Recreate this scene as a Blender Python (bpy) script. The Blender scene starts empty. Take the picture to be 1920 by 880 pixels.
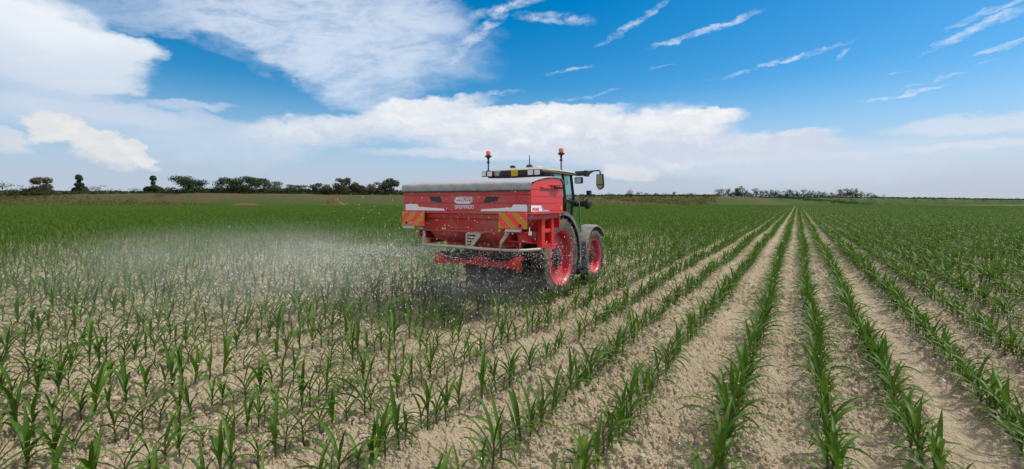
import bpy, bmesh, math, random
import numpy as np
from mathutils import Vector, Matrix
R = math.radians
rnd = random.Random(7)
rng = np.random.default_rng(11)
SC = bpy.context.scene
COL = SC.collection

# ------------------------------------------------------------------ camera
F = 908.0                      # focal length in photo pixels (1920 wide)
HX, HY = 1495.0, 379.0         # where the crop rows vanish
A = math.atan((HX - 960) / F)  # camera turned left of the rows (rows run along +Y)
CH = 2.06
cam_d = bpy.data.cameras.new("camera")
cam = bpy.data.objects.new("camera", cam_d); COL.objects.link(cam)
cam.location = (0, 0, CH); cam.rotation_euler = (R(90), 0, A)
cam_d.sensor_fit = 'HORIZONTAL'; cam_d.sensor_width = 36; cam_d.lens = F / 1920 * 36
cam_d.shift_y = -(440 - HY) / 1920
cam_d.clip_start = 0.05; cam_d.clip_end = 9000
SC.camera = cam
FW = (-math.sin(A), math.cos(A)); RT = (math.cos(A), math.sin(A))

def ground_at(px, zc):
    xc = (px - 960) / F * zc
    return (FW[0] * zc + RT[0] * xc, FW[1] * zc + RT[1] * xc)
def on_y(px, py, Y):           # photo point on a plane Y = const
    k = (px - HX) * math.cos(A) / F
    zc = Y * math.cos(A) / (1 + k * math.sin(A))
    return (k * zc, Y, CH - (py - HY) * zc / F)
def on_x(px, py, X):           # photo point on a plane X = const
    zc = X * F / ((px - HX) * math.cos(A))
    return (X, (zc + X * math.sin(A)) / math.cos(A), CH - (py - HY) * zc / F)

# ------------------------------------------------------------------ node helpers
class V:
    """A socket with arithmetic."""
    def __init__(s, nt, so): s.nt, s.so = nt, so
    def _m(s, op, *a, clamp=False):
        n = s.nt.nodes.new('ShaderNodeMath'); n.operation = op; n.use_clamp = clamp
        for i, v in enumerate((s,) + a):
            if isinstance(v, V): s.nt.links.new(v.so, n.inputs[i])
            else: n.inputs[i].default_value = v
        return V(s.nt, n.outputs[0])
    def __add__(s, o): return s._m('ADD', o)
    def __sub__(s, o): return s._m('SUBTRACT', o)
    def __mul__(s, o): return s._m('MULTIPLY', o)
    def __truediv__(s, o): return s._m('DIVIDE', o)
    def rsub(s, o):
        n = s.nt.nodes.new('ShaderNodeMath'); n.operation = 'SUBTRACT'; n.inputs[0].default_value = o
        s.nt.links.new(s.so, n.inputs[1]); return V(s.nt, n.outputs[0])
    def mx(s, o): return s._m('MAXIMUM', o)
    def mn(s, o): return s._m('MINIMUM', o)
    def pw(s, o): return s._m('POWER', o)
    def step(s, a, b, lo=0.0, hi=1.0):
        n = s.nt.nodes.new('ShaderNodeMapRange'); n.interpolation_type = 'SMOOTHSTEP'; n.clamp = True
        s.nt.links.new(s.so, n.inputs[0])
        for i, v in zip((1, 2, 3, 4), (a, b, lo, hi)): n.inputs[i].default_value = v
        return V(s.nt, n.outputs[0])
def mixc(nt, f, a, b):
    n = nt.nodes.new('ShaderNodeMix'); n.data_type = 'RGBA'
    for v, i in ((f, 0), (a, 6), (b, 7)):
        if isinstance(v, V): nt.links.new(v.so, n.inputs[i])
        elif i == 0: n.inputs[0].default_value = v
        else: n.inputs[i].default_value = (*v, 1) if len(v) == 3 else v
    return V(nt, n.outputs[2])
def noise(nt, vec, scale, detail=4, rough=.55, dim='3D', dist=0.0):
    n = nt.nodes.new('ShaderNodeTexNoise'); n.noise_dimensions = dim
    if vec is not None: nt.links.new(vec.so, n.inputs['Vector'])
    n.inputs['Scale'].default_value = scale; n.inputs['Detail'].default_value = detail
    n.inputs['Roughness'].default_value = rough; n.inputs['Distortion'].default_value = dist
    return V(nt, n.outputs[0])
def combine(nt, x, y, z):
    n = nt.nodes.new('ShaderNodeCombineXYZ')
    for i, v in enumerate((x, y, z)):
        if isinstance(v, V): nt.links.new(v.so, n.inputs[i])
        else: n.inputs[i].default_value = v
    return V(nt, n.outputs[0])

# ------------------------------------------------------------------ sun and sky
SUN_EL, SUN_AZ = R(54), R(44)      # azimuth clockwise from the row direction (+Y)
world = bpy.data.worlds.new("World"); SC.world = world; world.use_nodes = True
def build_sky():
    nt = world.node_tree; nt.nodes.clear()
    out = nt.nodes.new('ShaderNodeOutputWorld'); bg = nt.nodes.new('ShaderNodeBackground')
    nt.links.new(bg.outputs[0], out.inputs[0]); bg.inputs[1].default_value = 0.06
    sky = nt.nodes.new('ShaderNodeTexSky'); sky.sky_type = 'NISHITA'; sky.sun_disc = False
    sky.sun_elevation = SUN_EL; sky.sun_rotation = SUN_AZ
    sky.altitude = 0; sky.air_density = 1.0; sky.dust_density = 0.6; sky.ozone_density = 2.5
    hs = nt.nodes.new('ShaderNodeHueSaturation'); nt.links.new(sky.outputs[0], hs.inputs['Color'])
    hs.inputs['Hue'].default_value = 0.494; hs.inputs['Saturation'].default_value = 1.58; hs.inputs['Value'].default_value = 1.14
    skyc = V(nt, hs.outputs[0])
    tc = nt.nodes.new('ShaderNodeTexCoord'); dvec = V(nt, tc.outputs['Generated'])
    sp = nt.nodes.new('ShaderNodeSeparateXYZ'); nt.links.new(dvec.so, sp.inputs[0])
    X, Y, Z = (V(nt, sp.outputs[i]) for i in range(3))
    az = X._m('ARCTAN2', Y) + A            # 0 towards the left of the rows
    az = az * 57.2958
    el = Z._m('ARCSINE') * 57.2958
    flat = combine(nt, az, el, 0.0)
    w1 = noise(nt, combine(nt, az * 0.10, el * 0.22, 0.0), 1.0, 6, .62)
    w2 = noise(nt, combine(nt, az * 0.10, el * 0.22, 7.3), 1.0, 6, .62)
    f1 = noise(nt, combine(nt, az * 0.55, el * 0.95, 3.1), 1.0, 8, .62)
    f2 = noise(nt, combine(nt, az * 0.55, el * 0.95, 9.1), 1.0, 8, .62)
    def pe(px, py):
        u = (px - 960) / F; v = (HY - py) / F
        return math.degrees(math.atan(u)), math.degrees(math.atan(v / math.sqrt(1 + u * u)))
    def warped(a, b):
        return (az + (w1 - .5) * (a * 2) + (f1 - .5) * (b * 2), el + (w2 - .5) * (a * 1.2) + (f2 - .5) * (b * 1.3))
    cache = {}
    def blob(px, py, rx, up, dn, rot=0, soft=.5, amt=1.0, warp=(5, 1.2)):
        """elliptic patch: centre and radii in photo pixels, rot degrees counter-clockwise in the sky"""
        c = pe(px, py)
        k = math.degrees(1 / F) * math.cos(math.atan((px - 960) / F)) ** 1.6
        if warp not in cache: cache[warp] = warped(*warp)
        a, e = cache[warp]
        co, si = math.cos(R(rot)), math.sin(R(rot))
        dx, dy = a - c[0], e - c[1]
        p = (dx * co + dy * si) * (1 / (rx * k))
        q = dy * co - dx * si
        q = q.mx(0.0) * (1 / (up * k)) + q.mn(0.0) * (1 / (dn * k))
        d = p * p + q * q
        return d.step(1 - soft, 1 + soft, amt, 0.0)
    def union(lst):
        t = lst[0].rsub(1.0)
        for b in lst[1:]: t = t * b.rsub(1.0)
        return t.rsub(1.0)
    # veils: thin streaky cloud
    fib = noise(nt, combine(nt, az * 0.14 + el * 0.10, el * 0.42 - az * .07, 1.7), 1.0, 9, .66, dist=.6)
    fine = noise(nt, combine(nt, az * 0.5 + el * .3, el * 1.6 - az * .4, 4.7), 1.0, 9, .7)
    veil = union([
        blob(600, 50, 300, 90, 80, -8, .75, .95, (5, 1.2)), blob(660, 130, 130, 60, 65, -20, .7, .9, (5, 1.2)),
        blob(500, 85, 190, 28, 26, -22, .7, .8, (4, 1.2)), blob(760, 30, 110, 45, 45, 0, .8, .7, (5, 1.2)),
        blob(330, 30, 200, 40, 30, 5, .8, .55, (5, 1.2))])
    veil = veil * (fib * .75 + fine * .35).step(.30, .68, .42, 1.0)
    wisp = union([
        blob(915, 52, 96.6, 7.72, 8.84, 40, .97, 0.79, (1.5, 1.1)), blob(1040, 36, 64.4, 9.50, 8.84, -4, .97, 0.75, (1.5, 1.1)),
        blob(960, 10, 82.8, 8.32, 8.25, 15, .97, 0.65, (1.5, 1.1)),
        blob(1185, 47, 64.4, 7.13, 6.48, 27, .97, 0.85, (1.5, 1.1)), blob(1325, 56, 87.4, 5.35, 4.71, 12, .97, 0.94, (1.5, 1.1)),
        blob(1465, 115, 110.4, 2.97, 3.53, 9, .97, 0.75, (1.5, 1.1)), blob(1515, 101, 46, 3.56, 2.94, 6, .97, 0.75, (1.5, 1.1)),
        blob(1585, 100, 14.72, 2.97, 4.12, 30, .97, 0.75, (1.5, 1.1)), blob(1068, 131, 40.48, 2.97, 3.53, 4, .97, 0.75, (1.5, 1.1)),
        blob(1690, 176, 64.4, 3.56, 4.12, 9, .97, 0.89, (1.5, 1.1)), blob(1745, 150, 55.2, 2.38, 2.94, 12, .97, 0.46, (1.5, 1.1)),
        blob(1835, 55, 87.4, 8.91, 8.84, 18, .97, 0.85, (1.5, 1.1)), blob(1885, 88, 55.2, 5.94, 5.30, 10, .97, 0.89, (1.5, 1.1)),
        blob(1870, 20, 82.8, 8.32, 7.07, 14, .97, 0.65, (1.5, 1.1)), blob(1840, 121, 23, 2.38, 2.36, 5, .97, 0.65, (1.5, 1.1)),
        blob(1240, 125, 18.4, 1.78, 1.77, 10, .97, 0.37, (1.5, 1.1)), blob(1680, 134, 20.24, 1.78, 1.77, 6, .97, 0.37, (1.5, 1.1)),
        blob(1100, 180, 55.2, 2.38, 2.94, 8, .97, 0.56, (1.5, 1.1)), blob(900, 178, 73.6, 4.16, 4.12, 6, .97, 0.65, (1.5, 1.1))])
    wisp = wisp * (fine * .6 + f1 * .5).step(.40, .74, .0, 1.0)
    big = union([
        blob(40, 70, 220, 120, 110, -10, .45, 1.0, (4, 1.0)), blob(185, 88, 118, 40, 40, 3, .4, .95, (3, 1.0)),
        blob(150, 158, 105, 40, 17, 2, .5, .9, (3, 1.0)), blob(60, 190, 180, 60, 60, 0, .8, .7, (4, 1.0)),
        blob(200, 205, 190, 16, 40, 2, .8, .65, (4, 1.0))])
    pile = union([
        blob(1250, 258, 115, 54, 70, 0, .55, 1.0, (2, 1.2)), blob(1310, 221, 78, 15, 24, 2, .4, 1.0, (2, 1.0)),
        blob(1130, 262, 150, 50, 50, 0, .55, 1.0, (3, 1.2)), blob(960, 245, 210, 36, 45, 3, .5, .95, (3, 1.2)),
        blob(790, 205, 120, 18, 30, 8, .6, .85, (3, 1.2)), blob(640, 240, 160, 22, 40, 5, .7, .75, (3, 1.2)),
        blob(1440, 268, 120, 19, 40, -3, .8, .9, (2, 1.2)), blob(1500, 250, 60, 8, 26, 0, .8, .85, (2, 1.0)),
        blob(1010, 207, 150, 10, 25, 1, .6, .9, (2, 1.0))])
    heap = union([
        blob(100, 238, 42, 22, 40, -30, .55, .8, (2, 1.6)), blob(185, 264, 95, 17, 42, -26, .55, .75, (2, 1.6)),
        blob(262, 288, 50, 12, 24, -34, .5, .75, (2, 1.6)), blob(20, 255, 50, 12, 30, -20, .6, .5, (2, 1.2)),
        blob(1180, 324, 50, 16, 14, -12, .5, .55, (2, 1.2))])
    low = union([
        blob(960, 288, 240, 8, 12, 1, .8, .75, (2, .8)), blob(1360, 300, 240, 8, 10, 0, .9, .6, (2, .8)),
        blob(1820, 236, 150, 28, 22, -4, .7, .7, (3, 1.0)), blob(1840, 272, 140, 9, 12, 2, .8, .65, (2, .8)),
        blob(350, 195, 80, 9, 10, 2, .8, .5, (2, .8)), blob(1500, 295, 330, 35, 50, 0, .9, .45, (3, .8)),
        blob(400, 240, 260, 25, 60, 0, .9, .45, (4, 1.0))])
    haze = el.step(1.0, 14.0, .88, 0.0) * 1.0
    puff = noise(nt, combine(nt, az * 0.30 + (f1 - .5) * 1.6, el * 0.62 + (f2 - .5) * 1.6, 2.2), 1.0, 8, .62)
    puff2 = noise(nt, combine(nt, az * 0.16, el * 0.40, 5.2), 1.0, 5, .55)
    K = 1.0
    hazec = mixc(nt, el.step(0.0, 9.0), (4.6 * K, 5.3 * K, 6.7 * K), (4.3 * K, 5.8 * K, 8.0 * K))
    c = mixc(nt, haze, skyc, hazec)
    c = mixc(nt, veil * .86, c, (6.9, 7.7, 8.9))
    c = mixc(nt, low, c, (6.9, 7.35, 8.3))
    bigc = mixc(nt, (el.step(8.0, 19.0) * .75 + puff2 * .5 - .1), (5.3, 6.2, 7.6), (8.9, 9.3, 9.6))
    c = mixc(nt, big, c, bigc)
    pilec = mixc(nt, (puff * 1.9 + puff2 * .5 + el.step(4.0, 11.0) * .8 - 1.3)._m('ADD', 0.0, clamp=True), (6.0, 6.6, 7.7), (9.2, 9.2, 9.1))
    c = mixc(nt, pile, c, pilec)
    c = mixc(nt, heap, c, mixc(nt, (puff * 1.2 - .1)._m('ADD', 0.0, clamp=True), (6.4, 6.7, 7.2), (9.4, 8.9, 8.2)))
    c = mixc(nt, wisp * .82, c, (7.9, 8.5, 9.3))
    # unseen white cloud veil behind and overhead, added to brighten and soften ambient light
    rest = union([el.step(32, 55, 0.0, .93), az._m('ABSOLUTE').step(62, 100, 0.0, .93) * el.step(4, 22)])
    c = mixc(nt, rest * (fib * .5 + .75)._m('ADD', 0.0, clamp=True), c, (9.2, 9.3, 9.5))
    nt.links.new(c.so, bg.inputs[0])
build_sky()
sun_d = bpy.data.lights.new("sun", 'SUN'); sun = bpy.data.objects.new("sun", sun_d); COL.objects.link(sun)
sun_d.energy = 2.5; sun_d.angle = R(5); sun_d.color = (1, .94, .85)
sdir = Vector((math.sin(SUN_AZ) * math.cos(SUN_EL), math.cos(SUN_AZ) * math.cos(SUN_EL), math.sin(SUN_EL)))
sun.rotation_euler = (-sdir).to_track_quat('-Z', 'Y').to_euler(); sun.location = (20, 10, 40)
SC.view_settings.view_transform = 'Standard'; SC.view_settings.look = 'None'
SC.view_settings.gamma = 1; SC.view_settings.use_curve_mapping = False
SC.view_settings.exposure = 0.8
SC.cycles.max_bounces = 8; SC.cycles.diffuse_bounces = 3; SC.cycles.glossy_bounces = 3
SC.cycles.transmission_bounces = 4; SC.cycles.transparent_max_bounces = 8; SC.cycles.volume_bounces = 1
SC.cycles.use_denoising = True
SC.cycles.volume_step_rate = 2.0; SC.cycles.volume_max_steps = 64

# ------------------------------------------------------------------ materials
def mat(name, base, rough=.5, metal=0.0, dirt=None, coat=0.0, spec=.5, bump=None):
    """dirt = (colour, scale, low, high, strength); bump = (scale, strength, distance)"""
    m = bpy.data.materials.new(name); m.use_nodes = True; nt = m.node_tree
    b = nt.nodes['Principled BSDF']
    b.inputs['Base Color'].default_value = (*base, 1); b.inputs['Roughness'].default_value = rough
    b.inputs['Metallic'].default_value = metal; b.inputs['Coat Weight'].default_value = coat
    b.inputs['Coat Roughness'].default_value = .15; b.inputs['Specular IOR Level'].default_value = spec
    tc = nt.nodes.new('ShaderNodeTexCoord'); ov = V(nt, tc.outputs['Object'])
    if dirt:
        colr, sc_, lo, hi, st = dirt
        f = (noise(nt, ov, sc_, 7, .65) * .7 + noise(nt, ov, sc_ * 7, 4, .6) * .3).step(lo, hi, 0, st)
        c = mixc(nt, f, base, colr); nt.links.new(c.so, b.inputs['Base Color'])
        r = f * (.85 - rough) + rough; nt.links.new(r.so, b.inputs['Roughness'])
    if bump:
        n = noise(nt, ov, bump[0], 5, .6); bn = nt.nodes.new('ShaderNodeBump')
        bn.inputs['Strength'].default_value = bump[1]; bn.inputs['Distance'].default_value = bump[2]
        nt.links.new(n.so, bn.inputs['Height']); nt.links.new(bn.outputs[0], b.inputs['Normal'])
    return m
DUST = (.36, .29, .21)
M = {}
M['red'] = mat('red_paint', (.60, .012, .018), .33, 0, ((.36, .10, .09), 1.6, .42, .75, .55), .35)
M['red_dusty'] = mat('dusty_red_paint', (.50, .016, .022), .42, 0, ((.40, .17, .15), 1.5, .34, .72, .75), .15)
M['rim_red'] = mat('rim_paint', (.50, .02, .05), .42, 0, ((.42, .17, .15), 2.4, .36, .74, .75), .2)
M['tarp'] = mat('tarpaulin', (.30, .305, .32), .66, 0, ((.25, .235, .22), 2.2, .45, .8, .5), 0, .4, (14, .12, .01))
M['white'] = mat('white_decal', (.74, .74, .80), .4)
M['cream'] = mat('cream_roof_paint', (.37, .355, .31), .42, 0, ((.29, .25, .19), 3, .42, .75, .6), .2)
M['black'] = mat('black_plastic', (.018, .018, .02), .45, 0, (DUST, 3, .55, .9, .25))
M['gloss_black'] = mat('dark_window_panel', (.02, .02, .023), .25)
M['dark'] = mat('dark_chassis', (.028, .028, .03), .6, 0, (DUST, 4, .5, .85, .3))
M['green'] = mat('green_paint', (.02, .12, .035), .35, 0, (DUST, 3, .5, .85, .4), .3)
M['grey_plastic'] = mat('dusty_grey_plastic', (.075, .08, .085), .6, 0, ((.30, .265, .22), 1.8, .36, .68, .75))
M['beige'] = mat('dusty_bare_steel', (.42, .37, .31), .55, 0, ((.24, .21, .18), 9, .5, .75, .6))
M['steel'] = mat('galvanised_steel', (.55, .56, .58), .4, .6, ((.35, .32, .28), 8, .5, .8, .5))
M['tyre'] = mat('tyre_rubber', (.022, .021, .02), .75, 0, ((.21, .175, .13), 3.5, .36, .68, .75), 0, .3, (40, .3, .01))
M['amber'] = mat('amber_lens', (.75, .16, .01), .25, 0, None, .4)
M['yellow'] = mat('yellow_plate', (.55, .34, .01), .45)
M['lens'] = mat('lamp_lens', (.7, .7, .72), .15, .3)
M['mirror'] = mat('mirror_glass', (.26, .32, .28), .05, 1.0)
M['blue'] = mat('blue_mark', (.02, .32, .72), .4)
M['sign_red'] = mat('sign_red', (.55, .015, .025), .4)
M['granule'] = mat('white_granule', (.86, .86, .86), .5)
M['dark_red'] = mat('reflector_dark_red', (.10, .004, .012), .2)
def make_glass():
    m = bpy.data.materials.new('tinted_cab_glass'); m.use_nodes = True; nt = m.node_tree; nt.nodes.clear()
    o = nt.nodes.new('ShaderNodeOutputMaterial'); t = nt.nodes.new('ShaderNodeBsdfTransparent'); g = nt.nodes.new('ShaderNodeBsdfGlossy')
    t.inputs[0].default_value = (.55, .78, .74, 1); g.inputs['Roughness'].default_value = .04; g.inputs[0].default_value = (.8, .95, .95, 1)
    mx = nt.nodes.new('ShaderNodeMixShader'); mx.inputs[0].default_value = .22
    nt.links.new(t.outputs[0], mx.inputs[1]); nt.links.new(g.outputs[0], mx.inputs[2]); nt.links.new(mx.outputs[0], o.inputs[0]); return m
M['glass'] = make_glass()
def make_stripes(name, sgn):
    m = bpy.data.materials.new(name); m.use_nodes = True; nt = m.node_tree; b = nt.nodes['Principled BSDF']
    b.inputs['Roughness'].default_value = .35
    tc = nt.nodes.new('ShaderNodeTexCoord'); sp = nt.nodes.new('ShaderNodeSeparateXYZ'); nt.links.new(tc.outputs['Object'], sp.inputs[0])
    x, z = V(nt, sp.outputs[0]), V(nt, sp.outputs[2])
    s = ((x + z * sgn) * (1 / .27) + 100.12)._m('FRACT')._m('GREATER_THAN', .5)
    c = mixc(nt, s, (.86, .05, .06), (.46, .27, .015)); nt.links.new(c.so, b.inputs['Base Color']); return m
M['stripes_r'] = make_stripes('hazard_stripes_falling', 1)
M['stripes_l'] = make_stripes('hazard_stripes_rising', -1)

def leaf_mat(name, c1, c2, trans=.25, rough=.42, midrib=False, spread=1.0):
    m = bpy.data.materials.new(name); m.use_nodes = True; nt = m.node_tree; b = nt.nodes['Principled BSDF']
    out = nt.nodes['Material Output']
    oi = nt.nodes.new('ShaderNodeObjectInfo'); tc = nt.nodes.new('ShaderNodeTexCoord')
    geo = nt.nodes.new('ShaderNodeNewGeometry')
    f = noise(nt, V(nt, geo.outputs['Position']), .9, 4, .6) * .5 + V(nt, oi.outputs['Random']) * .55 * spread
    f = f + noise(nt, V(nt, tc.outputs['Object']), 9.0, 3, .6) * .35 - .2
    c = mixc(nt, f._m('ADD', 0.0, clamp=True), c1, c2)
    if midrib:
        uv = nt.nodes.new('ShaderNodeUVMap'); su = nt.nodes.new('ShaderNodeSeparateXYZ'); nt.links.new(uv.outputs[0], su.inputs[0])
        u = (V(nt, su.outputs[0]) - .5)._m('ABSOLUTE')
        c = mixc(nt, u.step(.02, .10, .45, 0.0), c, (.11, .19, .06))
        vv = V(nt, su.outputs[1]); c = mixc(nt, vv.step(.82, 1.0, 0.0, .6), c, (.17, .15, .04))
        c = mixc(nt, noise(nt, V(nt, geo.outputs['Position']), 14.0, 3, .6).step(.60, .74, 0.0, .45), c, (.15, .16, .03))
    nt.links.new(c.so, b.inputs['Base Color']); b.inputs['Roughness'].default_value = rough
    b.inputs['Specular IOR Level'].default_value = .17
    tr = nt.nodes.new('ShaderNodeBsdfTranslucent'); mxs = nt.nodes.new('ShaderNodeMixShader'); mxs.inputs[0].default_value = trans
    tcol = mixc(nt, .6, c, (.10, .20, .012)); nt.links.new(tcol.so, tr.inputs[0])
    nt.links.new(b.outputs[0], mxs.inputs[1]); nt.links.new(tr.outputs[0], mxs.inputs[2]); nt.links.new(mxs.outputs[0], out.inputs[0])
    return m
M['maize_leaf'] = leaf_mat('maize_leaf', (.025, .075, .006), (.086, .162, .012), .28, .48, True)
M['maize_stalk'] = leaf_mat('maize_stalk', (.05, .085, .025), (.11, .10, .05), .1, .5)
M['tree_leaf'] = leaf_mat('tree_leaf', (.020, .038, .016), (.055, .075, .03), .2, .6)
M['tree_leaf_brown'] = leaf_mat('tree_leaf_brownish', (.035, .045, .022), (.10, .075, .045), .2, .6)
M['bush_leaf'] = leaf_mat('bush_leaf', (.03, .055, .016), (.075, .10, .03), .2, .6)
M['bark'] = mat('bark', (.075, .058, .042), .9, 0, ((.14, .12, .10), 3, .4, .7, .6))
M['dry_grass'] = leaf_mat('dry_grass', (.10, .095, .035), (.22, .155, .075), .2, .7)

# ------------------------------------------------------------------ mesh helpers
class MB:
    def __init__(s): s.v, s.f, s.mi = [], [], []
    def add(s, vs, fs, mi=0):
        o = len(s.v); s.v += [tuple(p) for p in vs]
        for f in fs: s.f.append([i + o for i in f]); s.mi.append(mi)
        return s
    def box(s, x0, x1, y0, y1, z0, z1, mi=0):
        vs = [(x, y, z) for z in (z0, z1) for y in (y0, y1) for x in (x0, x1)]
        return s.add(vs, [(0, 2, 3, 1), (4, 5, 7, 6), (0, 1, 5, 4), (2, 6, 7, 3), (0, 4, 6, 2), (1, 3, 7, 5)], mi)
    def prism(s, poly, ax, a, b, mi=0):
        """polygon in the plane normal to axis ax (0: (y,z), 1: (x,z), 2: (x,y)), from a to b"""
        n = len(poly)
        def pt(p, t): return (t, p[0], p[1]) if ax == 0 else (p[0], t, p[1]) if ax == 1 else (p[0], p[1], t)
        vs = [pt(p, a) for p in poly] + [pt(p, b) for p in poly]
        fs = [list(range(n)), list(range(2 * n - 1, n - 1, -1))] + [(i, i + n, (i + 1) % n + n, (i + 1) % n) for i in range(n)]
        return s.add(vs, fs, mi)
    def tube(s, pts, r, seg=10, mi=0, cap=True):
        pts = [Vector(p) for p in pts]; n = len(pts)
        rs = r if isinstance(r, (list, tuple)) else [r] * n
        vs, fs = [], []
        up = Vector((0, 0, 1))
        for i, p in enumerate(pts):
            t = (pts[min(i + 1, n - 1)] - pts[max(i - 1, 0)]).normalized()
            u = t.cross(up) if abs(t.dot(up)) < .95 else t.cross(Vector((1, 0, 0)))
            u.normalize(); w = t.cross(u)
            for k in range(seg):
                a = 2 * math.pi * k / seg
                vs.append(p + (u * math.cos(a) + w * math.sin(a)) * rs[i])
        for i in range(n - 1):
            for k in range(seg):
                k2 = (k + 1) % seg
                fs.append((i * seg + k, i * seg + k2, (i + 1) * seg + k2, (i + 1) * seg + k))
        if cap: fs += [list(range(seg - 1, -1, -1)), list(range((n - 1) * seg, n * seg))]
        return s.add(vs, fs, mi)
    def lathe(s, prof, c, axis='x', seg=48, mi=0, a0=0, a1=2 * math.pi):
        """prof = [(radius, along)]"""
        full = abs(a1 - a0 - 2 * math.pi) < 1e-6
        m = seg if full else seg + 1; vs, fs = [], []
        for i in range(m):
            a = a0 + (a1 - a0) * i / seg; ca, sa = math.cos(a), math.sin(a)
            for r_, t in prof:
                vs.append((c[0] + t, c[1] + r_ * ca, c[2] + r_ * sa) if axis == 'x' else (c[0] + r_ * ca, c[1] + r_ * sa, c[2] + t))
        n = len(prof)
        for i in range(seg):
            j = (i + 1) % m
            for k in range(n - 1): fs.append((i * n + k, i * n + k + 1, j * n + k + 1, j * n + k))
        return s.add(vs, fs, mi)
    def build(s, name, mats, parent=None, bevel=0, smooth=35, loc=None):
        me = bpy.data.meshes.new(name); me.from_pydata(s.v, [], s.f)
        for m_ in (mats if isinstance(mats, (list, tuple)) else [mats]): me.materials.append(m_)
        me.polygons.foreach_set('material_index', s.mi)
        bm = bmesh.new(); bm.from_mesh(me); bmesh.ops.recalc_face_normals(bm, faces=bm.faces)
        if bevel:
            es = [e for e in bm.edges if len(e.link_faces) == 2 and e.calc_face_angle(0) > .6]
            bmesh.ops.bevel(bm, geom=es, offset=bevel, segments=2, affect='EDGES', clamp_overlap=True)
        bm.to_mesh(me); bm.free()
        if smooth:
            me.polygons.foreach_set('use_smooth', [True] * len(me.polygons)); me.set_sharp_from_angle(angle=R(smooth))
        o = bpy.data.objects.new(name, me); COL.objects.link(o)
        if parent is not None: o.parent = parent
        if loc is not None: o.location = loc
        return o
def raw_mesh(name, v, f, mats, parent=None, smooth=True):
    me = bpy.data.meshes.new(name); me.from_pydata(v, [], f)
    for m_ in (mats if isinstance(mats, (list, tuple)) else [mats]): me.materials.append(m_)
    if smooth: me.polygons.foreach_set('use_smooth', [True] * len(me.polygons))
    o = bpy.data.objects.new(name, me); COL.objects.link(o)
    if parent is not None: o.parent = parent
    return o
def np_mesh(name, co, quads, mats, smooth=True):
    me = bpy.data.meshes.new(name)
    me.vertices.add(len(co)); me.vertices.foreach_set('co', np.asarray(co, dtype=np.float32).ravel())
    q = np.asarray(quads, dtype=np.int32); k = q.shape[1]
    me.loops.add(q.size); me.loops.foreach_set('vertex_index', q.ravel())
    me.polygons.add(len(q)); me.polygons.foreach_set('loop_start', np.arange(0, q.size, k, dtype=np.int32))
    me.polygons.foreach_set('use_smooth', np.full(len(q), smooth))
    me.update(calc_edges=True); me.validate()
    for m_ in (mats if isinstance(mats, (list, tuple)) else [mats]): me.materials.append(m_)
    o = bpy.data.objects.new(name, me); COL.objects.link(o); return o
def tag(o, label=None, cat=None, group=None, kind=None):
    for k, v in (('label', label), ('category', cat), ('group', group), ('kind', kind)):
        if v: o[k] = v
    return o
def empty(name, loc, rz=0):
    o = bpy.data.objects.new(name, None); COL.objects.link(o); o.location = loc; o.rotation_euler = (0, 0, rz)
    o.empty_display_size = .3; return o

# ------------------------------------------------------------------ ground
ROWS = [-2.36 * 1.776, -1.985 * 1.776, -1.573 * 1.776, -1.14 * 1.776, -.735 * 1.776, -.277 * 1.776, .115 * 1.776, .47 * 1.776, .91 * 1.776, 1.36 * 1.776]
STRAIGHT = 6
def hash2(ix, iy, k):
    h = (ix.astype(np.int64) * 374761393 + iy.astype(np.int64) * 668265263 + k * 1442695041) & 0x7fffffff
    h = ((h ^ (h >> 13)) * 1274126177) & 0x7fffffff
    h = ((h ^ (h >> 16)) * 374761393) & 0x7fffffff
    return (h & 0xffff) / 65535.0
def vnoise(x, y, k=0):
    ix, iy = np.floor(x), np.floor(y); fx, fy = x - ix, y - iy
    fx, fy = fx * fx * (3 - 2 * fx), fy * fy * (3 - 2 * fy)
    a, b = hash2(ix, iy, k), hash2(ix + 1, iy, k); c, d = hash2(ix, iy + 1, k), hash2(ix + 1, iy + 1, k)
    return (a * (1 - fx) + b * fx) * (1 - fy) + (c * (1 - fx) + d * fx) * fy
def clods(x, y, size, k):
    """rounded lumps of random height, one per cell"""
    gx, gy = x / size, y / size; ix, iy = np.floor(gx), np.floor(gy)
    best = np.zeros_like(x)
    for dx in (-1, 0, 1):
        for dy in (-1, 0, 1):
            cx, cy = ix + dx, iy + dy
            px, py = cx + hash2(cx, cy, k), cy + hash2(cx, cy, k + 1)
            r = .28 + .42 * hash2(cx, cy, k + 2); hgt = .25 + .75 * hash2(cx, cy, k + 3) ** 2
            d2 = ((gx - px) ** 2 + (gy - py) ** 2) / (r * r)
            best = np.maximum(best, np.sqrt(np.clip(1 - d2, 0, 1)) * hgt * r)
    return best * size
def cracks(x, y, size, k, w):
    """1 along the joints between crust plates, 0 inside them"""
    gx = x / size + (vnoise(x * 9, y * 9, k + 8) - .5) * .9; gy = y / size + (vnoise(x * 9, y * 9, k + 9) - .5) * .9
    ix, iy = np.floor(gx), np.floor(gy); f1 = np.full_like(x, 9.0); f2 = np.full_like(x, 9.0)
    for dx in (-1, 0, 1):
        for dy in (-1, 0, 1):
            cx, cy = ix + dx, iy + dy
            d = np.hypot(gx - cx - hash2(cx, cy, k), gy - cy - hash2(cx, cy, k + 1))
            f2 = np.minimum(f2, np.maximum(f1, d)); f1 = np.minimum(f1, d)
    return np.clip(1 - (f2 - f1) * size / w, 0, 1)
ROWARR = np.array(ROWS)
def row_dist(x):
    d = np.min(np.abs(x[..., None] - ROWARR), axis=-1)
    lo, hi = ROWARR[0], ROWARR[-1]
    d = np.where(x < lo, np.abs((x - lo + .375) % .75 - .375), d)
    return np.where(x > hi, np.abs((x - hi + .375) % .75 - .375), d)
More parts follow.
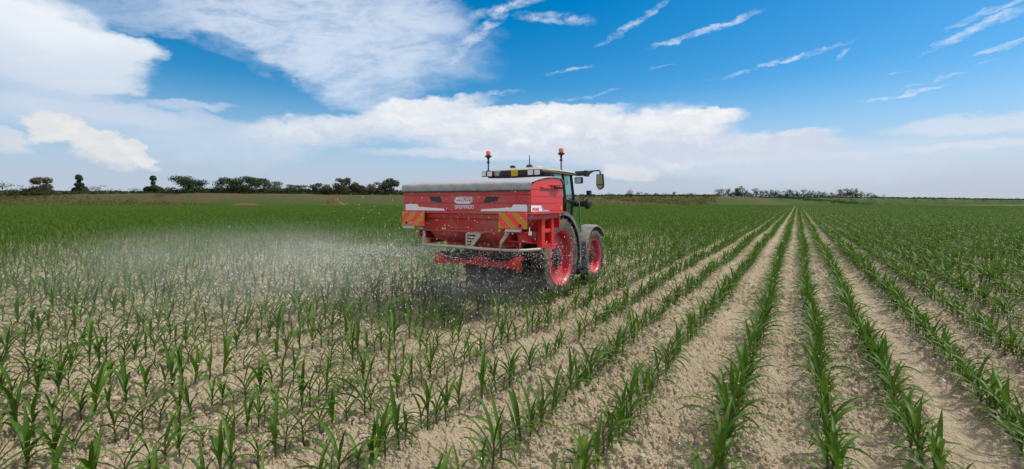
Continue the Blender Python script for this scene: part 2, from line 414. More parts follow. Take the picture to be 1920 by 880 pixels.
def height(x, y, fine=True):
    x = np.asarray(x, float); y = np.asarray(y, float)
    r = np.hypot(x, y); fade = np.clip(1 - (r - 14) / 20, 0, 1); fade2 = np.clip(1 - (r - 60) / 60, 0, 1)
    rd = row_dist(x)
    h = .018 * np.cos(np.clip(rd / .375, 0, 1) * math.pi) * fade2
    h += (vnoise(x * 1.1, y * .7, 5) - .5) * .07 * fade2 + (vnoise(x * 4.3, y * 2.7, 6) - .5) * .03 * fade
    # a small ridge line left by the drill beside each row
    h += .014 * np.exp(-((rd - .2) / .05) ** 2) * fade2 * vnoise(x * .5, y * .9, 12)
    if fine:
        patch = np.clip(vnoise(x * .9, y * .6, 9) * 1.6 + .1, .45, 1.25)
        track = np.exp(-((x - 1.28) / .15) ** 2) + .8 * np.exp(-((x + 3.2) / .17) ** 2)
        patch = patch * np.clip(1 - .85 * track, .1, 1)
        h += clods(x, y, .075, 20) * 1.7 * fade * patch + clods(x + 3.3, y, .038, 30) * 1.9 * fade * patch
        h += clods(x + 1.1, y, .15, 40) * .75 * fade * patch - .012 * fade * patch * np.clip(vnoise(x * 26, y * 26, 3) * 3 - 1.7, 0, 1)
        cr = np.clip(vnoise(x * 1.4, y * 1.1, 61) * 2.2 - .45, 0, 1)
        h -= (cracks(x, y, .085, 50, .022) * .034 + cracks(x + 5, y, .05, 55, .016) * .022) * fade * cr * np.clip(1 - .6 * track, .1, 1)
        h += (vnoise(x * 22, y * 22, 7) - .5) * .008 * fade + (vnoise(x * 48, y * 48, 8) - .5) * .005 * fade
    return h
def soil_mat():
    m = bpy.data.materials.new('dry_crusted_soil'); m.use_nodes = True; nt = m.node_tree; b = nt.nodes['Principled BSDF']
    tc = nt.nodes.new('ShaderNodeTexCoord'); p = V(nt, tc.outputs['Object'])
    a = noise(nt, p, .7, 5, .6); d = noise(nt, p, 9, 6, .65); e = noise(nt, p, 70, 4, .6)
    c = mixc(nt, (a * .55 + d * .5 + e * .2 - .12)._m('ADD', 0.0, clamp=True), (.20, .158, .104), (.455, .385, .275))
    c = mixc(nt, noise(nt, p, .33, 6, .7).step(.46, .68, 0.0, .42), c, (.24, .19, .13))
    c = mixc(nt, noise(nt, p, 2.1, 5, .7).step(.52, .72, 0.0, .35), c, (.21, .165, .11))
    nt.links.new(c.so, b.inputs['Base Color']); b.inputs['Roughness'].default_value = .95; b.inputs['Specular IOR Level'].default_value = .15
    vo = nt.nodes.new('ShaderNodeTexVoronoi'); vo.inputs['Scale'].default_value = 42; nt.links.new(p.so, vo.inputs['Vector'])
    vo2 = nt.nodes.new('ShaderNodeTexVoronoi'); vo2.inputs['Scale'].default_value = 95; nt.links.new(p.so, vo2.inputs['Vector'])
    hgt = V(nt, vo.outputs['Distance']) * -1.0 + V(nt, vo2.outputs['Distance']) * -.5 + e * .6 + d * .8
    bn = nt.nodes.new('ShaderNodeBump'); bn.inputs['Strength'].default_value = .75; bn.inputs['Distance'].default_value = .022
    nt.links.new(hgt.so, bn.inputs['Height']); nt.links.new(bn.outputs[0], b.inputs['Normal']); return m
M['soil'] = soil_mat()
M['clod'] = mat('loose_clod', (.41, .345, .25), .95, 0, ((.29, .235, .165), 40, .35, .7, .8), 0, .15)
def build_ground():
    rs = [1.0]
    while rs[-1] < 4200:
        r = rs[-1]; rs.append(r + (.1 if r < 2.3 else max(.009, min(.00072 * r ** 1.8, r * .25))))
    rs = np.array(rs)
    fine = np.radians(np.arange(-62, 62, .095)); coarse = np.radians(np.arange(62, 298, 2.0))
    th = np.concatenate([fine, coarse]); n = len(th)
    Rr, T = np.meshgrid(rs, th, indexing='ij')
    ang = T - A
    x, y = Rr * np.sin(ang), Rr * np.cos(ang)
    z = height(x.ravel(), y.ravel()).reshape(x.shape)
    co = np.stack([x, y, z], -1).reshape(-1, 3)
    i = np.arange(len(rs) - 1)[:, None] * n; j = np.arange(n)[None, :]; j2 = (j + 1) % n
    q = np.stack([i + j, i + j2, i + n + j2, i + n + j], -1).reshape(-1, 4)[:, ::-1]
    o = np_mesh('field_soil', co, q, M['soil']); tag(o, kind='structure')
    c = MB(); m = len(co)
    k = 24; vs = [(0, 0, 0.0)] + [(1.06 * math.sin(2 * math.pi * t / k), 1.06 * math.cos(2 * math.pi * t / k), -.02) for t in range(k)]
    return o
build_ground()

def bank_mat(name, c1, c2, c3, c4=(.045, .075, .022)):
    m = bpy.data.materials.new(name); m.use_nodes = True; nt = m.node_tree; b = nt.nodes['Principled BSDF']
    tc = nt.nodes.new('ShaderNodeTexCoord'); p = V(nt, tc.outputs['Object'])
    sp = nt.nodes.new('ShaderNodeSeparateXYZ'); nt.links.new(p.so, sp.inputs[0])
    a = noise(nt, p, .12, 6, .7); d = noise(nt, p, .9, 5, .65)
    c = mixc(nt, (a * .6 + d * .6 - .1)._m('ADD', 0.0, clamp=True), c1, c2)
    c = mixc(nt, noise(nt, p, .09, 7, .75).step(.40, .68), c, c3)
    zz = V(nt, sp.outputs[2]); gz = noise(nt, p, .018, 3, .6) * 13.0 - 4.6 - zz + noise(nt, p, .3, 4, .7) * 2.0
    c = mixc(nt, gz.step(-1.6, 1.6, 0.0, .9), c, c4)
    nt.links.new(c.so, b.inputs['Base Color']); b.inputs['Roughness'].default_value = .95; b.inputs['Specular IOR Level'].default_value = .1
    return m
M['bank'] = bank_mat('dry_bank_soil', (.048, .040, .022), (.120, .092, .052), (.06, .068, .026))
M['bank_green'] = bank_mat('grassy_bank', (.03, .055, .014), (.075, .115, .035), (.06, .075, .03))
def bank(name, pts, top, mat_, wid=16, flat=14):
    """pts = [(px, zc, top height)] along the foot of the slope"""
    vs, fs = [], []
    pl = []
    for i in range(len(pts) - 1):
        for t in range(14):
            s = t / 14; pl.append(tuple(pts[i][k] * (1 - s) + pts[i + 1][k] * s for k in range(3)))
    pl.append(pts[-1]); prof = [(0, -.15), (.12, .10), (.3, .33), (.55, .62), (.8, .9), (1, 1)]
    n = 0
    for (px, zc, tp) in pl:
        x0, y0 = ground_at(px, zc); l = math.hypot(x0, y0); ux, uy = x0 / l, y0 / l
        ring = [(w * wid, h_) for w, h_ in prof] + [(wid + flat, .98), (wid + flat + 12, -.15)]
        n = len(ring)
        for k, (w, h_) in enumerate(ring):
            jz = rnd.uniform(-.12, .12) * (k not in (0, n - 1)); vs.append((x0 + ux * w, y0 + uy * w, tp * h_ + jz))
    m = len(pl)
    for i in range(m - 1):
        for k in range(n - 1): fs.append((i * n + k, (i + 1) * n + k, (i + 1) * n + k + 1, i * n + k + 1))
    return tag(raw_mesh(name, vs, fs, mat_), kind='structure')
BL = 240
bank('earth_bank', [(-700, 330, 8.2), (0, 250, 6.75), (440, BL, 6.5), (580, BL, 6.2), (620, BL, 5.8), (760, BL, 5.7), (1100, 250, 5.4), (1345, 262, 5.35), (1420, 268, 4.8), (1470, 275, 1.5), (1490, 278, .1)], 5, M['bank'])
bank('grass_bank', [(1330, 300, 5.2), (1400, 305, 5.3), (1640, 320, 4.9), (1760, 330, 4.0), (1920, 335, 3.6), (2300, 400, 3.9), (2900, 620, 5.5)], 5, M['bank_green'])

# ------------------------------------------------------------------ trees and bushes on the banks
def crown_mesh(lobes, n, size, seed):
    """leaf clumps scattered through lobes (cx, cy, cz, rx, ry, rz)"""
    g = random.Random(seed); vs, fs = [], []
    tot = sum(l[3] * l[5] for l in lobes)
    for (cx, cy, cz, rx, ry, rz) in lobes:
        for _ in range(max(12, int(n * rx * rz / tot))):
            while True:
                p = Vector((g.uniform(-1, 1), g.uniform(-1, 1), g.uniform(-1, 1)))
                if .18 < p.length < 1: break
            p = p * (.72 + .35 * g.random())
            c = Vector((cx + p.x * rx, cy + p.y * ry, cz + p.z * rz))
            nrm = (p + Vector((g.uniform(-.8, .8), g.uniform(-.8, .8), g.uniform(-.2, 1.0)))).normalized()
            t = nrm.orthogonal().normalized(); w = nrm.cross(t); a = g.uniform(0, 6.3)
            t, w = t * math.cos(a) + w * math.sin(a), w * math.cos(a) - t * math.sin(a)
            s1, s2 = size * g.uniform(.5, 1.2), size * g.uniform(.35, .8); o = len(vs)
            vs += [c - t * s1, c + w * s2 * .9 - t * s1 * .1, c + t * s1, c - w * s2 + t * s1 * .15]
            fs.append((o, o + 1, o + 2, o + 3))
    return vs, fs
def tree(name, label, cat, px, zc, base_z, h, w, seed, leaf='tree_leaf', lobes=None, clear=.18, group=None, n=900, lean=0):
    g = random.Random(seed); x, y = ground_at(px, zc); t = empty(name, (x, y, base_z), A); tag(t, label, cat, group)
    if lobes is None:
        lobes = []
        for k in range(g.randint(8, 12)):
            u = g.uniform(-1, 1); hz = h * (clear + (1 - clear) * g.uniform(.12, .80)); env = math.sqrt(max(.05, 1 - abs(hz / h - .35) ** 1.5 * 1.5))
            lobes.append((u * w * .36 * env, g.uniform(-.25, .25) * w, hz, w * g.uniform(.12, .20), w * g.uniform(.15, .22), h * g.uniform(.18, .28)))
        lobes.append((g.uniform(-.12, .12) * w, 0, h * .86, w * .15, w * .15, h * .14))
        for u in (-.36, -.2, -.05, .1, .25, .38): lobes.append((u * w, g.uniform(-.1, .1) * w, h * (clear + .10 + g.uniform(-.02, .10)), w * .16, w * .18, h * g.uniform(.2, .3)))
    b = MB(); r0 = max(.08, h * .022)
    top = Vector((lean * h, 0, h * .62))
    b.tube([(0, 0, -.25), (lean * h * .2, 0, h * .2), (lean * h * .55, .02 * h, h * .42), top], [r0 * 1.3, r0, r0 * .75, r0 * .35], 7)
    for l in lobes:
        c = Vector(l[:3]); s = min(h * .45, max(h * .12, c.z * .55)); st = Vector((lean * s, 0, s))
        b.tube([st, st.lerp(c, .5) + Vector((0, 0, .03 * h)), c], [r0 * .55, r0 * .35, r0 * .12], 5)
    b.build('trunk', M['bark'], t)
    vs, fs = crown_mesh(lobes, n, max(.15, h * .055), seed)
    raw_mesh('crown', vs, fs, M[leaf], t, smooth=False)
    return t
def px_m(zc): return zc / F
def place_tree(label, cat, px, ytop, ybase, wpx, zc, seed, name='tree', **kw):
    k = px_m(zc); bz = CH - (ybase - HY) * k
    return tree(name, label, cat, px, zc, bz - .1, (ybase - ytop) * k, wpx * k, seed, **kw)
ZB = 262
T = [
 ("bushy tree with a ragged crown, leftmost tall tree on the bank", 76, 331, 362, 46, 'tree_leaf_brown', {}),
 ("slender tree with a tuft of leaves high above a thin crown", 148, 326, 362, 34, 'tree_leaf', dict(lobes=[(-.2, 0, 8.6, 1.6, 1.4, 1.5), (.5, 0, 7.6, 1.5, 1.2, 1.1), (.1, 0, 4.6, 2.4, 1.8, 1.5), (1.5, 0, 2.4, 3.0, 1.6, 2.0), (-1.4, 0, 1.6, 2.6, 1.6, 1.8), (3.6, 0, 1.3, 1.8, 1.5, 1.4), (-.2, 0, 6.3, 1.0, .9, 1.0)])),
 ("small dark tree with a round ball of leaves on top", 287, 329, 361, 34, 'tree_leaf', dict(lobes=[(0, 0, 7.7, 1.7, 1.6, 1.6), (-2.8, 0, 1.6, 2.2, 2, 2.0), (.6, 0, 2.4, 2.8, 2, 2.0), (3.4, 0, 1.6, 2.2, 1.4, 1.7), (0, 0, 5.2, 1.2, 1.1, 1.2)])),
 ("broad pointed green tree right of the ball-topped tree", 343, 329, 361, 78, 'tree_leaf', {}),
 ("leaning fan-shaped tree at the left end of the long thicket", 428, 332, 362, 60, 'tree_leaf', dict(lean=-.12)),
 ("tallest dark tree in the middle of the long thicket", 470, 330, 362, 62, 'tree_leaf', {}),
 ("lower rounded tree on the thicket's right shoulder", 513, 339, 362, 56, 'tree_leaf', {}),
 ("small dark tree ending the long thicket on the right", 550, 345, 362, 46, 'tree_leaf', {}),
 ("loose brownish tree at the left of the middle clump", 600, 343, 365, 40, 'tree_leaf_brown', {}),
 ("big brown-tipped tree in the middle clump behind the grass mound", 630, 333, 366, 58, 'tree_leaf_brown', {}),
 ("twin-topped brown-tipped tree on the middle clump's right half", 656, 332, 366, 46, 'tree_leaf_brown', {}),
 ("low drooping brownish tree at the right edge of the middle clump", 676, 346, 366, 34, 'tree_leaf_brown', {}),
 ("rounded brownish tree just left of the tree by the tarpaulin", 703, 340, 366, 46, 'tree_leaf_brown', {}),
 ("dark green tree standing closest to the spreader's grey tarpaulin", 738, 333, 366, 50, 'tree_leaf', dict(lean=.05)),
]
for i, (lb, px, yt, yb, w, lf, kw) in enumerate(T):
    place_tree(lb, 'tree', px, yt, yb, w * (1.28 if 400 < px < 570 else 1.12), ZB, 100 + i, leaf=lf, group='trees along the earth bank', n=3600, clear=.02, **kw)
S = [
 ("sloping green thicket bush at the left edge of the photo", 4, 338, 362, 56, 'bush_leaf'),
 ("low flat bush between the left edge and the ragged tree", 44, 346, 362, 30, 'tree_leaf_brown'),
 ("squat green bush right of the slender tufted tree", 186, 346, 364, 40, 'bush_leaf'),
 ("tiny low bush alone on the bare stretch of bank", 222, 354, 362, 24, 'bush_leaf'),
 ("low bush just left of the ball-topped dark tree", 250, 352, 362, 26, 'bush_leaf'),
 ("low bush filling the gap before the leaning fan-shaped tree", 392, 350, 362, 36, 'tree_leaf'),
 ("low bush in the gap between the two tree clumps", 575, 354, 364, 28, 'bush_leaf'),
 ("pair-crowned low shrub nearest the mirror on the right bank", 1145, 361, 368, 26, 'bush_leaf'),
 ("roundest and tallest shrub on the bank right of the tractor", 1183, 354, 368, 20, 'tree_leaf'),
 ("pointed shrub next to the round shrub on the right bank", 1199, 359, 368, 12, 'tree_leaf'),
 ("low wide shrub right of the pointed shrub", 1215, 361, 368, 22, 'bush_leaf'),
 ("small domed shrub midway along the right bank", 1229, 361, 368, 14, 'tree_leaf'),
 ("thin arching shrub on the right bank", 1247, 361, 368, 16, 'bush_leaf'),
 ("tiny upright shrub with a tufted top on the right bank", 1265, 359, 368, 9, 'bush_leaf'),
 ("long low wind-swept shrub near the right bank's end", 1294, 361, 368, 26, 'tree_leaf'),
 ("last low shrub before the far wood", 1321, 364, 368, 20, 'bush_leaf'),
]
for i, (lb, px, yt, yb, w, lf) in enumerate(S):
    place_tree(lb, 'bush', px, yt, yb, w * (1.35 if px < 800 else 1.1), ZB, 200 + i, name='bush', leaf=lf, group='bushes along the bank', n=700, clear=.0)
# the far wood on the right: one row of trees one can tell apart
W_ = [(1349, 353, 24), (1366, 353, 20), (1380, 351, 22), (1388, 348, 22), (1404, 355, 18), (1418, 353, 22), (1432, 356, 18), (1444, 355, 18), (1456, 356, 16),
      (1469, 357, 20), (1480, 354, 18), (1493, 356, 16), (1507, 355, 24), (1520, 356, 18), (1533, 357, 20), (1547, 359, 18), (1560, 360, 16),
      (1574, 354, 22), (1588, 352, 24), (1600, 352, 22), (1614, 357, 22), (1628, 361, 20), (1640, 364, 16)]
ORD = "first second third fourth fifth sixth seventh eighth ninth tenth eleventh twelfth thirteenth fourteenth fifteenth sixteenth seventeenth eighteenth nineteenth".split()
TENS = ["twent", "thirt", "fort", "fift", "sixt"]
def ordinal(n):
    if n < 20: return ORD[n - 1]
    t, u = divmod(n, 10); return TENS[t - 2] + ("ieth" if u == 0 else "y-" + ORD[u - 1])
for i, (px, yt, w) in enumerate(W_):
    place_tree("%s tree counting from the left end of the far wood beyond the row ends" % ordinal(i + 1), 'tree', px, yt, 369.5, w, 322, 300 + i,
               leaf='tree_leaf' if i % 3 else 'bush_leaf', group='trees of the far wood', n=650, clear=.12)
Q = [(1657, 364, 14, "low bush touching the right end of the far wood"), (1688, 370, 9, "first tiny bush on the open skyline right of the far wood"),
     (1720, 370, 9, "second tiny bush on the open skyline right of the far wood"), (1742, 370, 12, "third tiny bush on the open skyline right of the far wood"),
     (1796, 371, 14, "flat tiny bush in the middle of the right skyline"), (1834, 371, 8, "tiny bush left of the dome-shaped skyline bush"),
     (1870, 370.5, 16, "dome-shaped bush on the right skyline"), (1908, 370, 18, "dark bush at the right edge of the skyline")]
for i, (px, yt, w, lb) in enumerate(Q):
    place_tree(lb, 'bush', px, yt, 375, w, 345, 400 + i, name='bush', leaf='tree_leaf', group='bushes on the right skyline', n=160, clear=0)
def weeds(name, px0, px1, zc0, zc1, n, zf, m_, size, kind='stuff'):
    g = random.Random(int(px0) + n); vs, fs = [], []
    for _ in range(n):
        px = g.uniform(px0, px1); zc = g.uniform(zc0, zc1); x, y = ground_at(px, zc); z = zf(px, zc)
        for _k in range(3):
            a = g.uniform(0, 6.3); s = size * g.uniform(.4, 1.2); o = len(vs); hh = s * g.uniform(.6, 1.5)
            dx, dy = math.cos(a) * s, math.sin(a) * s; ox, oy = g.uniform(-s, s), g.uniform(-s, s)
            vs += [(x + ox - dx, y + oy - dy, z - .1), (x + ox + dx, y + oy + dy, z - .1), (x + ox + dx * .5 + g.uniform(-s, s) * .4, y + oy + dy * .5, z + hh), (x + ox - dx * .7, y + oy - dy * .7, z + hh * .6)]
            fs.append((o, o + 1, o + 2, o + 3))
    return tag(raw_mesh(name, vs, fs, m_, smooth=False), kind=kind)
weeds('bank_undergrowth', -250, 800, 257, 268, 3000, lambda p, z: 6.6 - max(0, p) * .0011, M['tree_leaf'], 1.25)
weeds('bank_undergrowth', 1060, 1345, 262, 276, 700, lambda p, z: 5.35, M['bush_leaf'], .7)
weeds('bank_undergrowth', 1335, 2000, 318, 345, 1000, lambda p, z: 5.1 if p < 1560 else 5.1 - (p - 1560) * .0047, M['tree_leaf'], .75)
weeds('bank_undergrowth', 352, 585, 262, 270, 700, lambda p, z: 6.4, M['tree_leaf'], 2.0)
weeds('bank_undergrowth', 590, 760, 262, 270, 450, lambda p, z: 5.7, M['tree_leaf_brown'], 1.7)
weeds('dry_weeds', -250, 1345, 241, 256, 2600, lambda p, z: max(.1, (z - 241) * .36), M['dry_grass'], .45)

def mound(name, label, px, zc, base_z, w, d, h, m_, seed, lumps=0):
    g = random.Random(seed); x, y = ground_at(px, zc); n, k = 26, 9; vs, fs = [(0, 0, h)], []
    for j in range(1, k + 1):
        r_ = j / k
        for i in range(n):
            a = 2 * math.pi * i / n; rr = r_ * (1 + .12 * math.sin(3 * a + seed) + g.uniform(-.05, .05))
            z = h * (math.cos(r_ * math.pi) * .5 + .5) * (1 + g.uniform(-.22, .22) * (j < k)) + (lumps * g.uniform(-1, 1) * (j < k))
            vs.append((math.cos(a) * rr * w / 2, math.sin(a) * rr * d / 2, z if j < k else -.3))
    for i in range(n): fs.append((0, 1 + i, 1 + (i + 1) % n))
    for j in range(k - 1):
        for i in range(n): a_, b_ = 1 + j * n + i, 1 + j * n + (i + 1) % n; fs.append((a_, a_ + n, b_ + n, b_))
    o = raw_mesh(name, vs, fs, m_); o.location = (x, y, base_z); o.rotation_euler = (0, 0, A)
    return tag(o, label, 'mound')
M['mound_soil'] = bank_mat('mound_soil', (.07, .05, .032), (.13, .10, .045), (.12, .105, .03), (.11, .10, .03))
M['red_soil'] = bank_mat('reddish_soil', (.055, .036, .024), (.15, .085, .058), (.055, .055, .026), (.12, .07, .045))
mound('earth_mound', "mound of earth and dry yellow grass at the foot of the bank", 626, 238, -.05, 15, 7, 3.6, M['mound_soil'], 3, .25)
mound('soil_heap', "low spread-out heap of reddish soil at the field's left edge", 458, 238, -.1, 22, 8, 1.45, M['red_soil'], 8, .5)

# ------------------------------------------------------------------ maize
def maize_meshes(seed):
    g = random.Random(seed); vs, fs, uvs = [], [], []
    n = g.randint(7, 9); phi0 = g.uniform(0, 6.3); hs = g.uniform(.15, .21)
    for i in range(n):
        f = i / (n - 1); phi = phi0 + math.pi * i + g.uniform(-.45, .45)
        L = (.17 + .33 * math.sin(min(1, f * 1.25) * math.pi * .62)) * g.uniform(.85, 1.15)
        if i == n - 1: L *= .75
        W = (.016 + .020 * math.sin(min(1, f * 1.15) * math.pi * .6)) * g.uniform(.9, 1.15)
        th0 = R(42 * (1 - f) + 10 + g.uniform(-5, 10)); bend = R((105 - 35 * f) * g.uniform(.75, 1.35))
        if i == n - 1: bend *= .35
        z0 = .025 + hs * f; K = 9
        p = Vector((0, 0, z0)); tw = g.uniform(-.7, .7); wv = g.uniform(0, 6)
        d = Vector((math.cos(phi), math.sin(phi), 0)); sd = Vector((-math.sin(phi), math.cos(phi), 0)); o = len(vs); yaw = g.uniform(-.35, .35)
        for k in range(K + 1):
            s = k / K; th = th0 + bend * s ** 1.5
            dk = d * math.cos(yaw * s) + sd * math.sin(yaw * s); sk = sd * math.cos(yaw * s) - d * math.sin(yaw * s)
            t = dk * math.sin(th) + Vector((0, 0, 1)) * math.cos(th)
            if k: p = p + t * (L / K)
            nr = sk.cross(t) * -1
            rr = tw * s; u = sk * math.cos(rr) + nr * math.sin(rr); nn = nr * math.cos(rr) - sk * math.sin(rr)
            w = W * (.55 + .45 * min(1, s / .3)) * (1 - max(0, (s - .35) / .65) ** 1.7) * .5
            w = max(w, .0012); fold = w * .38; wav = .12 * w * math.sin(wv + s * 17)
            vs += [p + u * w + nn * (-fold * -1 + wav), p, p - u * w + nn * (fold - wav)]
            uvs += [(0, s), (.5, s), (1, s)]
        for k in range(K):
            a = o + k * 3; fs += [(a, a + 1, a + 4, a + 3), (a + 1, a + 2, a + 5, a + 4)]
    me = bpy.data.meshes.new('maize_leaves'); me.from_pydata(vs, [], fs); me.materials.append(M['maize_leaf'])
    ul = me.uv_layers.new(name='UVMap'); li = [0] * len(me.loops); me.loops.foreach_get('vertex_index', li)
    ul.data.foreach_set('uv', [c for i in li for c in uvs[i]])
    me.polygons.foreach_set('use_smooth', [True] * len(me.polygons))
    b = MB(); lx, ly = g.uniform(-.012, .012), g.uniform(-.012, .012)
    b.tube([(0, 0, -.05), (lx * .3, ly * .3, .03), (lx, ly, hs * .6), (0, 0, hs + .06)], [.0085, .0095, .0085, .004], 6)
    st = b.build('stalk', M['maize_stalk']); sm = st.data; bpy.data.objects.remove(st)
    return me, sm
NV = 14
VAR = [maize_meshes(500 + i) for i in range(NV)]
# tractor wheel lanes are free of plants
TX, TY = -5.27, 9.38           # tractor: centre line and rear axle
SXY = (-5.27, 7.15)            # spreader: centre line and rear face
def build_maize():
    P = []   # x, y, zc, row
    k_l, k_r = 620, 420
    rows = [(STRAIGHT - i, x) for i, x in enumerate(ROWS)]
    allrows = [(i - STRAIGHT, x) for i, x in enumerate(ROWS)]
    allrows += [(-STRAIGHT - k, ROWS[0] - .75 * k) for k in range(1, 560)] + [(len(ROWS) - 1 - STRAIGHT + k, ROWS[-1] + .75 * k) for k in range(1, 420)]
    out = {0: [], 1: [], 2: []}
    lim = lambda px: 238 if px < 1340 else 262 if px < 1470 else 302
    for ri, x in allrows:
        dense = ri >= -1
        # tiers by distance from the camera, walking along the row
        y = -2.0
        base_sp = .105 if dense else .125
        run = 0
        while y < 330:
            zc = -math.sin(A) * x + math.cos(A) * y; 
            if zc < 2.1: y += .1 if zc > 1.2 else max(.1, (1.2 - zc)); continue
            tier = 0 if zc < 36 else 1 if zc < 110 else 2
            sp = (base_sp * rnd.uniform(.6, 1.45)) if tier == 0 else 1.28 if tier == 1 else 5.12
            xc = math.cos(A) * x + math.sin(A) * y; px = 960 + F * xc / zc
            marg = 500 if zc < 8 else 160 if zc < 30 else 90
            if px < -marg or px > 1920 + marg:
                # skip quickly towards the frame
                y += sp if zc < 30 else sp * 2; 
                if zc > lim(min(max(px, 0), 1920)): break
                continue
            if zc > lim(px): break
            xx = x + rnd.gauss(0, .016) + .035 * math.sin(y * .33 + ri * 1.7) + .02 * math.sin(y * .9 + ri)
            y0 = y; y += sp
            if tier == 0:
                if rnd.random() < (.03 if dense else .09): continue
                lx = xx - TX
                if (abs(lx - .82) < .22 or abs(lx + .82) < .22) and 6.0 < y0 < 13: continue
                if abs(lx) < .8 and 8.8 < y0 < 12.6 and rnd.random() < .5: continue
                out[0].append((xx, y0, zc, ri, px))
            else: out[tier].append((xx, y0 + sp / 2, zc, ri, px))
    near = [p for p in out[0] if -60 < p[4] < 1980 and CH * F / p[2] + HY < 930 ]
    near.sort(key=lambda p: p[2]); near = near[:300]; ns = set(id(p) for p in near)
    rest = [p for p in out[0] if id(p) not in ns]
    # labels: count plants along each row from the photo's lower edge
    byrow = {}
    for p in near: byrow.setdefault(p[3], []).append(p)
    protos = []
    hs = lambda P_: height(np.array([p[0] for p in P_]), np.array([p[1] for p in P_]), fine=False)
    hn = dict(zip((id(p) for p in near), hs(near)))
    cnt = 0
    for ri in sorted(byrow):
        ps = sorted(byrow[ri], key=lambda p: p[1])
        if ri == 0: rd = "in the straightest, near-vertical row of the field"
        elif ri < 0: rd = "%s row left of the near-vertical row" % ordinal(-ri)
        else: rd = "%s row right of the near-vertical row" % ordinal(ri)
        for i, p in enumerate(ps):
            lv, sv = VAR[cnt % NV]
            o = bpy.data.objects.new('maize_plant', lv); COL.objects.link(o)
            s = bpy.data.objects.new('stalk', sv); COL.objects.link(s); s.parent = o
            sc = rnd.uniform(.60, 1.02) * (1.02 if ri >= -1 else 1.0)
            if rnd.random() < .15: sc *= .68
            o.location = (p[0], p[1], hn[id(p)] + .004); o.scale = (sc, sc, sc * rnd.uniform(.92, 1.12))
            o.rotation_euler = (rnd.gauss(0, .07), rnd.gauss(0, .07), rnd.uniform(0, 6.28))
            tag(o, "%s maize plant from the bottom edge, %s" % (ordinal(i + 1), rd), 'maize plant', 'maize plants nearest the camera')
            if len(protos) < NV: protos.append((o, s))
            cnt += 1
    # ---- the rest of the field as one mass
    pts, at = [], {'rot': [], 'scl': [], 'tier': [], 'pick': []}
    hz = hs(rest)
    for p, z in zip(rest, hz):
        pts.append((p[0], p[1], z + .002)); at['rot'].append(rnd.uniform(0, 6.28)); at['tier'].append(0); at['pick'].append(rnd.randrange(NV))
        at['scl'].append(rnd.uniform(.62, 1.04) * (.65 if rnd.random() < .12 else 1) * (.86 + .3 * float(vnoise(np.array([p[0] * .35]), np.array([p[1] * .2]), 77)[0])) * (1.06 if p[3] >= 2 else 1.0))
    for t in (1, 2):
        for p in out[t]:
            pts.append((p[0], p[1], 0)); at['rot'].append(math.pi * rnd.randint(0, 1)); at['tier'].append(t); at['pick'].append(rnd.randrange(4)); at['scl'].append(rnd.uniform(.9, 1.12))
    me = bpy.data.meshes.new('maize_field'); me.from_pydata(pts, [], [])
    for k, dt in (('rot', 'FLOAT'), ('scl', 'FLOAT'), ('tier', 'INT'), ('pick', 'INT')):
        a = me.attributes.new(k, dt, 'POINT'); a.data.foreach_set('value', at[k])
    fo = bpy.data.objects.new('maize_field', me); COL.objects.link(fo); tag(fo, 'rest of the young maize field running in rows to the far bank', kind='stuff')
    g = bpy.data.node_groups.new('maize_rows', 'GeometryNodeTree')
    g.interface.new_socket('Geometry', in_out='INPUT', socket_type='NodeSocketGeometry'); g.interface.new_socket('Geometry', in_out='OUTPUT', socket_type='NodeSocketGeometry')
    N = g.nodes.new; L = g.links.new
    gi, go = N('NodeGroupInput'), N('NodeGroupOutput')
    def attr(nm, dt):
        n = N('GeometryNodeInputNamedAttribute'); n.data_type = dt; n.inputs['Name'].default_value = nm; return n.outputs['Attribute']
    def plants(idx):
        j = N('GeometryNodeJoinGeometry')
        for i in reversed(idx):
            jj = N('GeometryNodeJoinGeometry')
            for ob in protos[i]:
                oi = N('GeometryNodeObjectInfo'); oi.inputs['Object'].default_value = ob; oi.transform_space = 'ORIGINAL'; L(oi.outputs['Geometry'], jj.inputs[0])
            gt = N('GeometryNodeGeometryToInstance'); L(jj.outputs[0], gt.inputs[0]); L(gt.outputs[0], j.inputs[0])
        return j.outputs[0]
    def inst(points, sel, geo, pick, rot, scl):
        n = N('GeometryNodeInstanceOnPoints'); L(points, n.inputs['Points']); L(geo, n.inputs['Instance']); n.inputs['Pick Instance'].default_value = True
        if sel is not None: L(sel, n.inputs['Selection'])
        L(pick, n.inputs['Instance Index'])
        c = N('ShaderNodeCombineXYZ'); L(rot, c.inputs[2]); L(c.outputs[0], n.inputs['Rotation'])
        L(scl, n.inputs['Scale']); return n.outputs[0]
    def eq(k):
        n = N('FunctionNodeCompare'); n.data_type = 'INT'; n.operation = 'EQUAL'; L(attr('tier', 'INT'), n.inputs[2]); n.inputs[3].default_value = k; return n.outputs[0]
    def rv(lo, hi, seed, dt='FLOAT'):
        n = N('FunctionNodeRandomValue'); n.data_type = dt
        ins = [s_ for s_ in n.inputs if s_.enabled and s_.name in ('Min', 'Max')]
        ins[0].default_value = lo; ins[1].default_value = hi; n.inputs['Seed'].default_value = seed
        return [s_ for s_ in n.outputs if s_.enabled][0]
    pl = plants(range(NV))
    outj = N('GeometryNodeJoinGeometry'); L(outj.outputs[0], go.inputs[0])
    L(inst(gi.outputs[0], eq(0), pl, attr('pick', 'INT'), attr('rot', 'FLOAT'), attr('scl', 'FLOAT')), outj.inputs[0])
